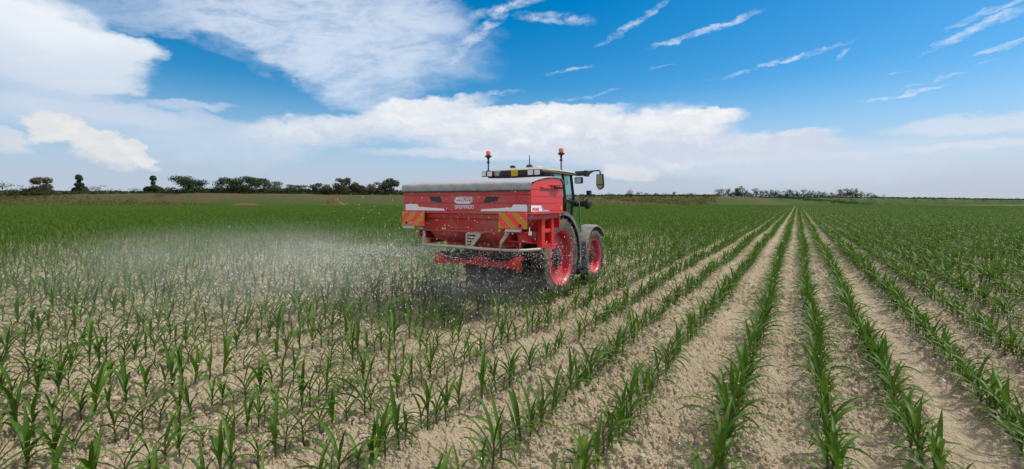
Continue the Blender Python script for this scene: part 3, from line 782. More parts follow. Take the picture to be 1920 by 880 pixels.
    for t, cn, ln in ((1, 10, 1.28), (2, 38, 5.12)):
        cj = N('GeometryNodeJoinGeometry')
        for v in range(4):
            ml = N('GeometryNodeMeshLine'); ml.inputs['Count'].default_value = cn
            ml.inputs['Start Location'].default_value = (0, -ln / 2, 0); ml.inputs['Offset'].default_value = (0, ln / cn, 0)
            sp = N('GeometryNodeSetPosition'); L(ml.outputs[0], sp.inputs['Geometry'])
            rvv = N('FunctionNodeRandomValue'); rvv.data_type = 'FLOAT_VECTOR'; rvv.inputs[0].default_value = (-.03, -.05, -.01); rvv.inputs[1].default_value = (.03, .05, .0)
            rvv.inputs['Seed'].default_value = 50 + v; L(rvv.outputs[0], sp.inputs['Offset'])
            ii = inst(sp.outputs[0], None, plants([(v * 3 + q) % NV for q in range(5)]), rv(0, 4, 60 + v, 'INT'), rv(0.0, 6.28, 70 + v), rv(.66, 1.05, 80 + v))
            rz = N('GeometryNodeRealizeInstances'); L(ii, rz.inputs[0]); gt = N('GeometryNodeGeometryToInstance'); L(rz.outputs[0], gt.inputs[0]); L(gt.outputs[0], cj.inputs[0])
        L(inst(gi.outputs[0], eq(t), cj.outputs[0], attr('pick', 'INT'), attr('rot', 'FLOAT'), attr('scl', 'FLOAT')), outj.inputs[0])
    md = fo.modifiers.new('rows', 'NODES'); md.node_group = g
    print('MAIZE near', len(near), 'mid', len(rest), len(out[1]), len(out[2]), 'zc max near', near[-1][2])
build_maize()

# ------------------------------------------------------------------ loose clods and straw
def build_clods():
    g = np.random.default_rng(5); n = 26000
    zc = 2.6 + 12 * g.random(n) ** 1.3; px = g.uniform(-150, 2070, n)
    xc = (px - 960) / F * zc; x = FW[0] * zc + RT[0] * xc; y = FW[1] * zc + RT[1] * xc
    keep = (vnoise(x * .9, y * .6, 9) * 1.5 - .1 > .35) & (np.abs(x - 1.28) > .2); x, y, zc = x[keep], y[keep], zc[keep]
    z = height(x, y); s = .005 + .009 * g.random(len(x)) ** 2 + .028 * g.random(len(x)) ** 11
    me = bpy.data.meshes.new('soil_clods'); me.from_pydata(np.stack([x, y, z + s * .3], -1).tolist(), [], [])
    a = me.attributes.new('scl', 'FLOAT', 'POINT'); a.data.foreach_set('value', s)
    o = bpy.data.objects.new('soil_clods', me); COL.objects.link(o); tag(o, kind='stuff')
    t = bpy.data.node_groups.new('clods', 'GeometryNodeTree')
    t.interface.new_socket('Geometry', in_out='INPUT', socket_type='NodeSocketGeometry'); t.interface.new_socket('Geometry', in_out='OUTPUT', socket_type='NodeSocketGeometry')
    N = t.nodes.new; L = t.links.new; gi, go = N('NodeGroupInput'), N('NodeGroupOutput'); j = N('GeometryNodeJoinGeometry')
    for k in range(5):
        ic = N('GeometryNodeMeshIcoSphere'); ic.inputs['Radius'].default_value = 1; ic.inputs['Subdivisions'].default_value = 3
        pos = N('GeometryNodeInputPosition'); ad = N('ShaderNodeVectorMath'); ad.operation = 'ADD'; ad.inputs[1].default_value = (k * 7, k * 3, 0); L(pos.outputs[0], ad.inputs[0])
        nz = N('ShaderNodeTexNoise'); nz.inputs['Scale'].default_value = 1.4; nz.inputs['Detail'].default_value = 3; L(ad.outputs[0], nz.inputs['Vector'])
        sb = N('ShaderNodeVectorMath'); sb.operation = 'SUBTRACT'; sb.inputs[1].default_value = (.5, .5, .5); L(nz.outputs['Color'], sb.inputs[0])
        ml = N('ShaderNodeVectorMath'); ml.operation = 'MULTIPLY'; ml.inputs[1].default_value = (1.6, 1.6, 1.2); L(sb.outputs[0], ml.inputs[0])
        sp = N('GeometryNodeSetPosition'); L(ic.outputs[0], sp.inputs['Geometry']); L(ml.outputs[0], sp.inputs['Offset'])
        sm = N('GeometryNodeSetMaterial'); sm.inputs['Material'].default_value = M['clod']; L(sp.outputs[0], sm.inputs['Geometry'])
        gt = N('GeometryNodeGeometryToInstance'); L(sm.outputs[0], gt.inputs[0]); L(gt.outputs[0], j.inputs[0])
    n_ = N('GeometryNodeInstanceOnPoints'); n_.inputs['Pick Instance'].default_value = True; L(gi.outputs[0], n_.inputs['Points']); L(j.outputs[0], n_.inputs['Instance'])
    rv = N('FunctionNodeRandomValue'); rv.data_type = 'FLOAT_VECTOR'; rv.inputs[1].default_value = (6.28, 6.28, 6.28); L(rv.outputs[0], n_.inputs['Rotation'])
    na = N('GeometryNodeInputNamedAttribute'); na.data_type = 'FLOAT'; na.inputs['Name'].default_value = 'scl'; L(na.outputs['Attribute'], n_.inputs['Scale'])
    L(n_.outputs[0], go.inputs[0]); md = o.modifiers.new('clods', 'NODES'); md.node_group = t
    b = MB(); r = random.Random(3)
    for _ in range(150):
        zc = r.uniform(3, 9); x, y = ground_at(r.uniform(0, 1920), zc); z = float(height(np.array([x]), np.array([y]))[0]); a = r.uniform(0, 6.3); l = r.uniform(.015, .05)
        b.tube([(x, y, z + .004), (x + math.cos(a) * l, y + math.sin(a) * l, z + .01)], r.uniform(.002, .004), 4)
    tag(b.build('straw_bits', mat('bleached_straw', (.55, .48, .36), .8), smooth=0), kind='stuff')
build_clods()

# ------------------------------------------------------------------ tractor
def wheel(parent, name, x_out, y, z, Rt, rr, wid, side, lugs):
    """side +1: outer face towards +x; x_out = outer face"""
    w = empty(name, (x_out - side * wid / 2, y, z)); w.parent = parent
    hw = wid / 2
    t = MB()
    prof = [(rr, -hw * .80), (rr + .02, -hw * .92), (rr + (Rt - rr) * .45, -hw), (Rt - .07, -hw * .96), (Rt - .035, -hw * .8), (Rt - .03, 0),
            (Rt - .035, hw * .8), (Rt - .07, hw * .96), (rr + (Rt - rr) * .45, hw), (rr + .02, hw * .92), (rr, hw * .80)]
    t.lathe(prof, (0, 0, 0), 'x', 72)
    for i in range(lugs):
        for sd in (-1, 1):
            a0 = 2 * math.pi * (i + (.5 if sd > 0 else 0)) / lugs
            pts = []
            for q in range(5):
                s = q / 4; xx = sd * hw * (.02 + .97 * s); aa = a0 + .30 * s * (.9 / Rt)
                ro = Rt if s < .9 else Rt - .03
                pts.append((xx, aa, ro))
            da = .026 / Rt * 1.0; vs = []
            for (xx, aa, ro) in pts:
                for (dd, r_) in ((-da * 1.3, Rt - .06), (-da, ro), (da, ro), (da * 1.3, Rt - .06)):
                    vs.append((xx, math.cos(aa + dd) * r_, math.sin(aa + dd) * r_))
            fs = []
            for q in range(4):
                for e in range(3): fs.append((q * 4 + e, q * 4 + e + 1, q * 4 + 5 + e, q * 4 + 4 + e))
            fs += [(0, 1, 2, 3), (16, 17, 18, 19)]
            t.add(vs, fs)
    t.build('tyre', M['tyre'], w)
    r_ = MB(); s = side
    r_.lathe([(rr + .022, s * hw * .84), (rr + .012, s * hw * .88), (rr - .012, s * hw * .84), (rr - .03, s * hw * .62), (rr - .045, s * hw * .55), (rr - .05, -s * hw * .1), (rr - .09, -s * hw * .14), (rr * .55, -s * hw * .02), (rr * .38, s * hw * .12), (rr * .36, s * hw * .12)], (0, 0, 0), 'x', 64)
    r_.lathe([(rr - .05, -s * hw * .1), (rr - .045, -s * hw * .7), (rr + .02, -s * hw * .84)], (0, 0, 0), 'x', 64)
    rim = r_.build('rim', M['rim_red'], w)
    h = MB(); h.lathe([(rr * .36, s * hw * .12), (rr * .36, s * hw * .2), (rr * .30, s * hw * .24), (rr * .2, s * hw * .26), (rr * .18, s * hw * .62), (rr * .10, s * hw * .7), (.001, s * hw * .7)], (0, 0, 0), 'x', 28)
    for k in range(8):
        a = 2 * math.pi * k / 8; c = (0, math.cos(a) * rr * .42, math.sin(a) * rr * .42)
        h.lathe([(.018, s * hw * .02), (.018, s * hw * .30), (.001, s * hw * .30)], c, 'x', 8)
    h.build('hub', M['dark'], w)
    return w
def arc_fender(name, parent, x0, x1, cy, cz, r0, a0, a1, lip, m_, drop=.0):
    b = MB(); n = 22; vs, fs = [], []
    ring = [(x0, r0), (x1 - .05, r0), (x1, r0 - .02), (x1 + .005, r0 - lip), (x1 - .02, r0 - lip), (x1 - .03, r0 - .045), (x0, r0 - .03)]
    k = len(ring)
    for i in range(n + 1):
        a = R(a0 + (a1 - a0) * i / n)
        for (x, r_) in ring: vs.append((x, cy + math.cos(a) * r_, cz + math.sin(a) * r_))
    for i in range(n):
        for q in range(k): fs.append((i * k + q, i * k + (q + 1) % k, (i + 1) * k + (q + 1) % k, (i + 1) * k + q))
    fs += [list(range(k)), list(range(n * k, n * k + k))]
    b.add(vs, fs); return b.build(name, m_, parent, smooth=40)
def lamp(name, parent, c, s=.09, d=.08):
    o = MB().box(c[0] - s * .6, c[0] + s * .6, c[1], c[1] + d, c[2] - s * .5, c[2] + s * .5).build(name, M['black'], parent, bevel=.012)
    MB().box(c[0] - s * .5, c[0] + s * .5, c[1] - .008, c[1] + .002, c[2] - s * .4, c[2] + s * .4).build('lens', M['lens'], o, bevel=.004); return o
def build_tractor():
    t = empty('tractor', (TX, TY, 0)); tag(t, 'green tractor with cream roof and red wheels driving away through the maize', 'tractor')
    def loc(p): return (p[0] - TX, p[1] - TY, p[2])
    Rr, Rf = .88, .69
    for sd in (1, -1):
        wheel(t, 'rear_wheel', sd * .99, 0, Rr, Rr, .585, .34, sd, 22)
        wheel(t, 'front_wheel', sd * .82, 2.38, Rf, Rf, .435, .28, sd, 18)
        # dusty mudguards
        f = arc_fender('rear_fender', t, sd * .60, sd * 1.0, 0.02, Rr, 1.0, -14, 158, .10, M['grey_plastic'])
        MB().prism([(math.cos(R(a)) * r_, Rr + math.sin(R(a)) * r_) for a, r_ in [(a, .97) for a in range(-8, 156, 8)]], 0, sd * .56, sd * .60).build('inner_wall', M['dark'], f)
        arc_fender('front_fender', t, sd * .52, sd * .85, 2.38, Rf, .79, 38, 170, .05, M['grey_plastic'])
    # body
    b = MB(); b.box(-.32, .32, -.55, 2.9, .55, 1.15); b.box(-.55, .55, -.25, .25, .62, 1.12)
    b.tube([(-.8, 0, .88), (.8, 0, .88)], .15, 16); b.tube([(-.72, 2.38, .69), (.72, 2.38, .69)], .10, 12)
    b.box(-.5, .5, -.62, -.3, .5, 1.0); b.box(-.09, .09, -.95, -.55, .42, .52)
    b.build('chassis', M['dark'], t, bevel=.02)
    b = MB(); b.prism([(1.30, 1.12), (1.30, 1.62), (1.9, 1.58), (2.6, 1.46), (3.05, 1.32), (3.15, 1.1), (3.12, .85), (1.3, .85)], 0, -.31, .31)
    b.build('bonnet', M['green'], t, bevel=.04)
    for sd in (-1, 1):
        b = MB(); b.box(sd * .5, sd * .88, 1.05, 1.62, .48, 1.10); b.box(sd * .62, sd * .95, 1.12, 1.55, .36, .44); b.box(sd * .66, sd * .92, 1.1, 1.5, .74, .78); b.build('fuel_tank' if sd > 0 else 'step', M['black'], t, bevel=.03)
    b = MB(); b.tube([(.86, 1.02, 1.14), (.9, 1.04, 1.30)], .025, 8); b.build('filler_neck', M['blue'], t)
    MB().lathe([(.001, .08), (.035, .08), (.045, .04), (.045, 0), (.001, 0)], (.90, 1.0, 1.30), 'z', 16).build('filler_cap', M['sign_red'], t)
    # cab
    cab = empty('cab', (0, 0, 0)); cab.parent = t
    b = MB(); b.prism([(-.05, 1.25), (-.10, 1.62), (1.35, 1.55), (1.42, 1.15)], 0, -.58, .58); b.build('cab_body', M['green'], cab, bevel=.03)
    fr = MB()
    for sd in (-1, 1):
        fr.tube([(sd * .60, -.06, 1.6), (sd * .72, -.04, 2.15), (sd * .68, .02, 2.72)], .04, 8)
        fr.tube([(sd * .62, .62, 1.55), (sd * .77, .60, 2.15), (sd * .72, .58, 2.72)], .035, 8)
        fr.tube([(sd * .56, 1.36, 1.5), (sd * .66, 1.34, 2.15), (sd * .64, 1.22, 2.72)], .035, 8)
        fr.tube([(sd * .61, -.06, 1.60), (sd * .58, 1.36, 1.53)], .035, 8)
    fr.tube([(-.61, -.06, 1.62), (.61, -.06, 1.62)], .035, 8); fr.build('cab_frame', M['black'], cab)
    for sd in (-1, 1):
        raw_mesh('side_window', [(sd * .61, -.05, 1.6), (sd * .63, .62, 1.57), (sd * .77, .6, 2.15), (sd * .72, .58, 2.72), (sd * .68, .03, 2.7), (sd * .72, -.03, 2.15)], [(0, 1, 2, 5), (5, 2, 3, 4)], M['glass'], cab, smooth=False)
        raw_mesh('door', [(sd * .63, .64, 1.57), (sd * .57, 1.36, 1.52), (sd * .66, 1.34, 2.15), (sd * .64, 1.22, 2.7), (sd * .72, .6, 2.72), (sd * .77, .62, 2.15)], [(0, 1, 2, 5), (5, 2, 3, 4)], M['glass'], cab, smooth=False)
    raw_mesh('rear_window', [(-.6, -.06, 1.64), (.6, -.06, 1.64), (.72, -.04, 2.15), (.68, .02, 2.7), (-.68, .02, 2.7), (-.72, -.04, 2.15)], [(0, 1, 2, 5), (5, 2, 3, 4)], M['glass'], cab, smooth=False)
    raw_mesh('windscreen', [(-.56, 1.36, 1.5), (.56, 1.36, 1.5), (.66, 1.34, 2.15), (.64, 1.22, 2.7), (-.64, 1.22, 2.7), (-.66, 1.34, 2.15)], [(0, 1, 2, 5), (5, 2, 3, 4)], M['glass'], cab, smooth=False)
    b = MB(); b.box(-.24, .24, .30, .78, 1.62, 1.78); b.prism([(.24, 1.75), (.14, 2.38), (.26, 2.40), (.36, 1.78)], 0, -.24, .24); b.build('seat', M['black'], cab, bevel=.04)
    MB().tube([(0, 1.2, 1.6), (0, 1.02, 2.0)], .04, 8).lathe([(.20, -.015), (.215, 0), (.20, .015), (.185, 0), (.20, -.015)], (0, 1.0, 2.02), 'z', 24).build('steering_wheel', M['black'], cab)
    # roof
    vs, fs = [], []; nx, ny = 16, 12
    ys = [-.20, -.19, -.12, 0, .2, .45, .7, .95, 1.15, 1.30, 1.38, 1.40]; ht = [2.735, 2.765, 2.80, 2.82, 2.838, 2.846, 2.85, 2.846, 2.835, 2.81, 2.77, 2.73]
    for j, (yy, hh) in enumerate(zip(ys, ht)):
        wx = .84 - .012 * max(0, j - 5) ** 1.3
        for i in range(nx + 1):
            s = -1 + 2 * i / nx; e = 1 - abs(s) ** 5
            vs.append((math.copysign(abs(s) ** .8, s) * wx, yy, 2.72 + (hh - 2.72) * (.10 + .90 * e)))
    for j in range(ny - 1):
        for i in range(nx): a = j * (nx + 1) + i; fs.append((a, a + 1, a + nx + 2, a + nx + 1))
    base = len(vs)
    for (sx, sy) in ((-1, 0), (1, 0), (1, 1), (-1, 1)): vs.append((sx * .80, -.16 if sy == 0 else 1.36, 2.69))
    bd = [j * (nx + 1) for j in range(ny)]; be = [j * (nx + 1) + nx for j in range(ny)]
    fs += [[base] + list(range(0, nx + 1)) + [base + 1], [base + 3] + list(range((ny - 1) * (nx + 1), ny * (nx + 1))) + [base + 2], [base] + bd + [base + 3], [base + 1] + be + [base + 2], [base, base + 1, base + 2, base + 3]]
    b = MB(); b.add(vs, fs)
    b.lathe([(.001, .05), (.16, .045), (.2, .02), (.21, 0)], (.02, .6, 2.845), 'z', 20)
    roof = b.build('roof', M['cream'], t, smooth=40)
    # rear lamp bar under the roof edge
    lb = MB(); lb.box(-.80, .78, -.17, .04, 2.60, 2.69); lb.box(-.44, .26, -.215, -.17, 2.645, 2.755)
    lbo = lb.build('lamp_bar', M['black'], t, bevel=.012)
    gr = MB()
    for k in range(12):
        for q in range(3): gr.box(-.42 + k * .055, -.385 + k * .055, -.222, -.214, 2.655 + q * .033, 2.675 + q * .033)
    gr.build('grille', M['dark'], lbo)
    MB().box(-.145, .025, -.235, -.216, 2.625, 2.765).build('sign_plate', M['yellow'], lbo, bevel=.004)
    MB().box(-.60, -.46, -.21, -.17, 2.64, 2.74).build('side_cover', M['cream'], lbo, bevel=.01)
    for x, s in ((-.84, .12), (-.68, .13), (.36, .13), (.52, .13)): lamp('work_light', t, (x, -.27, 2.69), s, .10)
    # beacons
    for (px, pyb, pyt) in ((920.6, 316, 284), (1055, 321, 279.5)):
        if px < 1000: x, y = -.80, -.14
        else: x, y = .76, .42
        zb, zt = 2.72, 3.22 if px < 1000 else 3.25
        b = MB(); b.tube([(x, y, zb), (x, y, zt - .16)], .016, 8); b.box(x - .03, x + .03, y - .03, y + .03, zb - .02, zb + .06)
        b.lathe([(.001, zt - .28), (.035, zt - .28), (.035, zt - .25), (.02, zt - .24), (.025, zt - .17), (.055, zt - .14), (.085, zt - .125), (.085, zt - .11), (.05, zt - .105), (.05, zt - .09), (.001, zt - .09)], (x, y, 0), 'z', 20)
        bo = b.build('beacon', M['black'], t)
        MB().lathe([(.001, zt - .095), (.052, zt - .095), (.055, zt - .02), (.045, zt - .002), (.001, zt)], (x, y, 0), 'z', 20).build('amber_dome', M['amber'], bo)
    b = MB(); b.tube([(.0, .35, 2.83), (.0, .35, 3.13)], [.013, .009], 8); b.prism([(.27, 2.83), (.31, 2.91), (.37, 2.91), (.45, 2.83)], 0, -.05, .05); b.build('antenna', M['black'], t)
    MB().prism([(.30, 2.83), (.33, 2.91), (.38, 2.91), (.46, 2.83)], 0, -.50, -.40).build('sensor', M['black'], t, bevel=.008)
    # right mirror on its arm, and the left one
    for sd in (1, -1):
        b = MB(); b.box(*sorted((sd * .72, sd * .98)), 1.28, 1.42, 2.68, 2.79); b.box(*sorted((sd * .96, sd * 1.03)), 1.26, 1.44, 2.66, 2.80)
        b.tube([(sd * 1.0, 1.35, 2.72), (sd * 1.07, 1.4, 2.77), (sd * 1.13, 1.42, 2.79)], [.05, .035, .022], 8)
        b.tube([(sd * 1.11, 1.42, 2.79), (sd * 1.25, 1.46, 2.80), (sd * 1.28, 1.46, 2.785), (sd * 1.285, 1.47, 2.70)], .018, 8)
        arm = b.build('mirror_arm', M['black'], t, bevel=.006)
        x0, x1 = sd * 1.20, sd * 1.365
        hb = MB(); hb.prism([(x0, 2.46), (x0 + .01 * sd, 2.71), (x1 - .01 * sd, 2.72), (x1, 2.46), (x1 - sd * .015, 2.385), (x0 + sd * .055, 2.34), (x0 + sd * .02, 2.40)], 1, 1.42, 1.50)
        ho = hb.build('mirror', M['black'], arm, bevel=.012)
        mg = MB(); mg.prism([(x0 + sd * .018, 2.475), (x0 + sd * .022, 2.70), (x1 - sd * .022, 2.705), (x1 - sd * .016, 2.475)], 1, 1.412, 1.424)
        mg.prism([(x0 + sd * .02, 2.455), (x1 - sd * .016, 2.455), (x1 - sd * .028, 2.395), (x0 + sd * .06, 2.358)], 1, 1.410, 1.424); mg.build('mirror_glass', M['mirror'], ho)
        for o_ in (ho, *ho.children):
            for v_ in o_.data.vertices: v_.co.y += -(v_.co.z - 2.34) * .085 + abs(v_.co.x - x0) * .30
        lamp('work_light', t, (sd * .83, 1.2, 2.57), .15, .12)
    # side intake, work lamp on a stalk, rail
    b = MB(); b.tube([(.55, 1.52, 2.02), (.86, 1.52, 2.02), (.92, 1.52, 2.02)], [.075, .075, .085], 16); b.tube([(.88, 1.52, 2.02), (.93, 1.52, 2.015), (.98, 1.52, 2.01), (1.02, 1.52, 2.005)], [.085, .125, .125, .07], 20)
    b.build('air_intake', M['black'], t)
    b = MB(); b.tube([(.80, 1.5, 2.10), (.86, 1.5, 2.17), (.96, 1.5, 2.24)], .010, 6); b.box(.94, 1.04, 1.45, 1.55, 2.22, 2.33); b.build('work_light', M['black'], t, bevel=.01)
    MB().tube([(.60, 1.25, 2.07), (.80, 1.25, 2.07), (.845, 1.25, 2.04), (.86, 1.23, 1.85), (.90, 1.2, 1.35)], .019, 10).build('hand_rail', M['green'], t)
    # hazard plate and tail lamp on the fender
    b = MB(); b.box(.80, 1.03, -.10, -.08, 1.84, 2.10); hp = b.build('width_plate', M['sign_red'], t)
    raw_mesh('white_stripe', [(.803, -.104, 2.04), (.803, -.104, 1.92), (.98, -.104, 1.85), (.98, -.104, 1.955)], [(0, 1, 2, 3)], M['white'], hp, smooth=False)
    b = MB(); b.box(1.0, 1.08, -.03, .05, 1.86, 2.06); b.box(.98, 1.0, .0, .04, 1.7, 1.95); b.build('tail_lamp', M['black'], t, bevel=.01)
    b = MB()
    for sd in (-1, 1):
        b.tube([(sd * .35, -.4, .55), (sd * .42, -1.0, .62)], .035, 8); b.tube([(sd * .40, -.3, 1.1), (sd * .42, -.75, 1.0), (sd * .42, -.9, .62)], .03, 8)
    b.tube([(0, -.4, 1.3), (0, -1.0, 1.45)], .03, 8); b.build('linkage', M['dark'], t)
    return t
build_tractor()

# ------------------------------------------------------------------ spreader
SEG = {'A': [[(0, 0), (0, .8), (.2, 1), (.8, 1), (1, .8), (1, 0)], [(0, .45), (1, .45)]], 'G': [[(1, .8), (.8, 1), (.2, 1), (0, .8), (0, .2), (.2, 0), (.8, 0), (1, .2), (1, .5), (.55, .5)]],
       'S': [[(1, .85), (.85, 1), (.15, 1), (0, .85), (0, .6), (.15, .5), (.85, .5), (1, .4), (1, .15), (.85, 0), (.15, 0), (0, .15)]],
       'P': [[(0, 0), (0, 1), (.8, 1), (1, .85), (1, .55), (.8, .45), (0, .45)]], 'R': [[(0, 0), (0, 1), (.8, 1), (1, .85), (1, .6), (.8, .45), (0, .45)], [(.6, .45), (1, .2), (1, 0)]],
       'D': [[(0, 0), (0, 1), (.75, 1), (1, .8), (1, .2), (.75, 0), (0, 0)]], 'O': [[(.2, 0), (0, .2), (0, .8), (.2, 1), (.8, 1), (1, .8), (1, .2), (.8, 0), (.2, 0)]],
       'M': [[(0, 0), (0, 1), (.5, .4), (1, 1), (1, 0)]], 'C': [[(1, .8), (.8, 1), (.2, 1), (0, .8), (0, .2), (.2, 0), (.8, 0), (1, .2)]], 'H': [[(0, 0), (0, 1)], [(1, 0), (1, 1)], [(0, .5), (1, .5)]], 'I': [[(.5, 0), (.5, 1)]]}
def stroke_text(txt, x0, z0, w, h, gap, th, plane, at, narrow={'I': .35}):
    """letters from flat strokes; plane 'y' faces -y, plane 'x' faces +x"""
    vs, fs = [], []
    units = sum(narrow.get(c, 1) for c in txt); cw = (w - gap * (len(txt) - 1)) / units; x = x0; lay = 0
    for c in txt:
        lw = cw * narrow.get(c, 1)
        for pl in SEG[c]:
            pl = [(x + p[0] * lw, z0 + p[1] * h) for p in pl]
            for a, b in zip(pl, pl[1:]):
                d = Vector((b[0] - a[0], b[1] - a[1])); l = d.length
                if l < 1e-6: continue
                d /= l; n = Vector((-d.y, d.x)) * th / 2; e = d * th * .42; o = len(vs); lay += 1
                dep = at + (lay % 7) * .0002 * (1 if plane == 'x' else -1)
                for q in (Vector(a) - e + n, Vector(a) - e - n, Vector(b) + e - n, Vector(b) + e + n):
                    vs.append((q.x, dep, q.y) if plane == 'y' else (dep, q.x, q.y))
                fs.append((o, o + 1, o + 2, o + 3))
        x += lw + gap
    return vs, fs
def build_spreader():
    s = empty('fertiliser_spreader', (*SXY, 0)); tag(s, 'red mounted fertiliser spreader with grey tarpaulin lid behind the tractor', 'spreader')
    def ry(px, py, y=0.0):
        p = on_y(px, py, SXY[1] + y); return (p[0] - SXY[0], p[2])
    def sx(px, py, x=1.425):
        p = on_x(px, py, SXY[0] + x); return (p[1] - SXY[1], p[2])
    HW = 1.425
    side = [(0.01, 1.86), (0.01, 2.30), (.06, 2.37), (.2, 2.42), (.4, 2.457), (.88, 2.50), (1.16, 2.49), (1.25, 2.42), (1.28, 2.0), (1.28, 1.86)]
    hop = empty('hopper', (0, 0, 0)); hop.parent = s
    MB().prism(side, 0, -HW + .012, HW - .012).build('inner_box', M['red_dusty'], hop)
    b = MB()
    for z0, z1 in ((1.905, 2.036), (2.043, 2.180), (2.187, 2.30)): b.box(-HW, HW, -.008, .012, z0, z1)
    b.box(-HW - .004, HW + .004, -.022, .03, 1.852, 1.899)
    b.build('rear_panel', M['red_dusty'], hop, bevel=.003)
    for sd in (1, -1):
        b = MB()
        cuts = [1.905, 2.036, 2.15, 2.27, 2.6]
        from_z = lambda z: z
        for z0, z1 in zip(cuts, cuts[1:]):
            poly = [(y, min(max(z, z0 + .003), z1 - .003)) for y, z in side]
            # clip by walking the outline between the two levels
            pts = []
            n = len(side)
            for i in range(n):
                p, q = side[i], side[(i + 1) % n]
                ts = [0.0] + sorted(t for t in (((z0 + .003) - p[1]) / (q[1] - p[1]) if abs(q[1] - p[1]) > 1e-9 else -1, ((z1 - .003) - p[1]) / (q[1] - p[1]) if abs(q[1] - p[1]) > 1e-9 else -1) if 0 < t < 1)
                for t in ts:
                    yy, zz = p[0] + (q[0] - p[0]) * t, p[1] + (q[1] - p[1]) * t
                    if z0 + .002 <= zz <= z1 - .002: pts.append((yy, zz))
            if len(pts) > 2: b.prism(pts, 0, sd * (HW - .014), sd * HW)
        b.box(*sorted((sd * (HW - .02), sd * (HW + .012))), .0, 1.29, 1.852, 1.898)
        b.build('side_panel', M['red'], hop, bevel=.003)
    # rivets on the corner strips
    rv = MB()
    for x in (-1.40, 1.40):
        for z in (1.88, 1.93, 2.0, 2.07, 2.15, 2.22, 2.28): rv.lathe([(.001, -.006), (.008, -.003), (.010, 0)], (0, 0, 0), 'x', 8) if False else rv.box(x - .007, x + .007, -.014, -.006, z - .007, z + .007)
    rv.build('rivet_strip', M['steel'], hop, bevel=.003)
    # tapered lower body
    b = MB()
    b.prism([(.04, 1.755), (.01, 1.855), (1.26, 1.855), (1.22, 1.755)], 0, -HW + .06, HW - .06)
    top = [(-1.30, .07), (1.30, .07), (1.30, 1.18), (-1.30, 1.18)]; bot = [(-1.03, .13), (1.03, .13), (1.03, 1.12), (-1.03, 1.12)]
    b.add([(x, y, 1.757) for x, y in top] + [(x, y, 1.535) for x, y in bot], [(0, 1, 5, 4), (1, 2, 6, 5), (2, 3, 7, 6), (3, 0, 4, 7), (0, 3, 2, 1), (4, 5, 6, 7)])
    b.box(-1.04, 1.04, .11, 1.14, 1.50, 1.54)
    b.build('funnel', M['red_dusty'], hop, bevel=.012)
    for sd in (-1, 1):
        vs, fs = [], []; n = 20; lev = [(1.51, 1.0), (1.46, .97), (1.41, .90), (1.36, .78), (1.32, .63), (1.285, .45), (1.27, .40), (1.22, .40)]
        for z, k in lev:
            for i in range(n):
                a = 2 * math.pi * i / n; ca, sa = math.cos(a), math.sin(a)
                e = lambda c: math.copysign(abs(c) ** .55, c)
                vs.append((sd * .52 + e(ca) * .50 * k, .62 + e(sa) * .49 * k, z))
        for j in range(len(lev) - 1):
            for i in range(n): fs.append((j * n + i, j * n + (i + 1) % n, (j + 1) * n + (i + 1) % n, (j + 1) * n + i))
        fs.append([(len(lev) - 1) * n + i for i in range(n)])
        MB().add(vs, fs).build('outlet_bowl', M['red_dusty'], hop, smooth=50)
        d = MB(); d.lathe([(.001, 1.04), (.06, 1.07), (.26, 1.04), (.32, 1.06), (.32, 1.045), (.26, 1.025), (.05, 1.04)], (sd * .52, .55, 0), 'z', 36)
        for k in range(2):
            a = .6 + k * math.pi; c = (sd * .52, .55); co, si = math.cos(a), math.sin(a)
            d.add([(c[0] + co * .06 - si * .01, c[1] + si * .06 + co * .01, 1.05), (c[0] + co * .33 - si * .01, c[1] + si * .33 + co * .01, 1.05), (c[0] + co * .33 - si * .01, c[1] + si * .33 + co * .01, 1.10), (c[0] + co * .06 - si * .01, c[1] + si * .06 + co * .01, 1.09)], [(0, 1, 2, 3)])
        d.tube([(sd * .52, .55, .95), (sd * .52, .55, 1.12)], .05, 12)
        d.build('spreading_disc', M['dark'], s)
    MB().box(-.62, .62, .45, .68, .93, 1.03).build('gearbox', M['dark'], s, bevel=.02)
    # tarpaulin
    prof = [(-.030, 2.25), (-.036, 2.29), (-.034, 2.33), (-.026, 2.365), (-.005, 2.392), (.05, 2.415), (.2, 2.447), (.4, 2.476), (.65, 2.503), (.88, 2.518), (1.08, 2.516), (1.2, 2.50), (1.27, 2.46), (1.295, 2.40)]
    nx = 160; vs, fs = [], []; m = len(prof)
    g = np.random.default_rng(4)
    for i in range(nx + 1):
        x = -1.445 + 2.89 * i / nx
        for k, (y, z) in enumerate(prof):
            d = 0.0
            if k < 5:
                w = [.5, .8, 1, .8, .3][k]
                d = (math.sin(x * 19 + z * 26 + 2 * math.sin(x * 3.1)) * .5 + math.sin(x * 33 - z * 40 + 1.3 * math.sin(x * 5)) * .35 + math.sin(x * 11 + 1.7) * .4) * .013 * w
            zz = z + (.006 * math.sin(x * 9) + .004 * math.sin(x * 23) if k == 0 else 0) - (.012 * (abs(x) > 1.40) * (k > 4))
            zz += .006 * math.sin(x * 4.4 + k) * (4 < k < 11)
            vs.append((x, y - d, zz))
    for i in range(nx):
        for k in range(m - 1): a = i * m + k; fs.append((a, a + m, a + m + 1, a + 1))
    o = raw_mesh('tarpaulin', vs, fs, M['tarp'], s); md = o.modifiers.new('thick', 'SOLIDIFY'); md.thickness = .006; md.offset = 1
    MB().tube([(-1.44, -.040, 2.255), (0, -.042, 2.253), (1.44, -.040, 2.255)], .007, 6).build('hem_rod', M['dark'], o)
    # flat marks on the rear face
    def decal(name, poly, m_, par, y=-.011, thick=.003):
        pts = [ry(960 + 0 + (a - 960), b) for a, b in poly]
        b_ = MB(); b_.prism(pts, 1, y - thick, y); return b_.build(name, m_, par, smooth=0)
    z2 = lambda pts: [(740 + a / 5.5, 320 + b / 5.5) for a, b in pts]
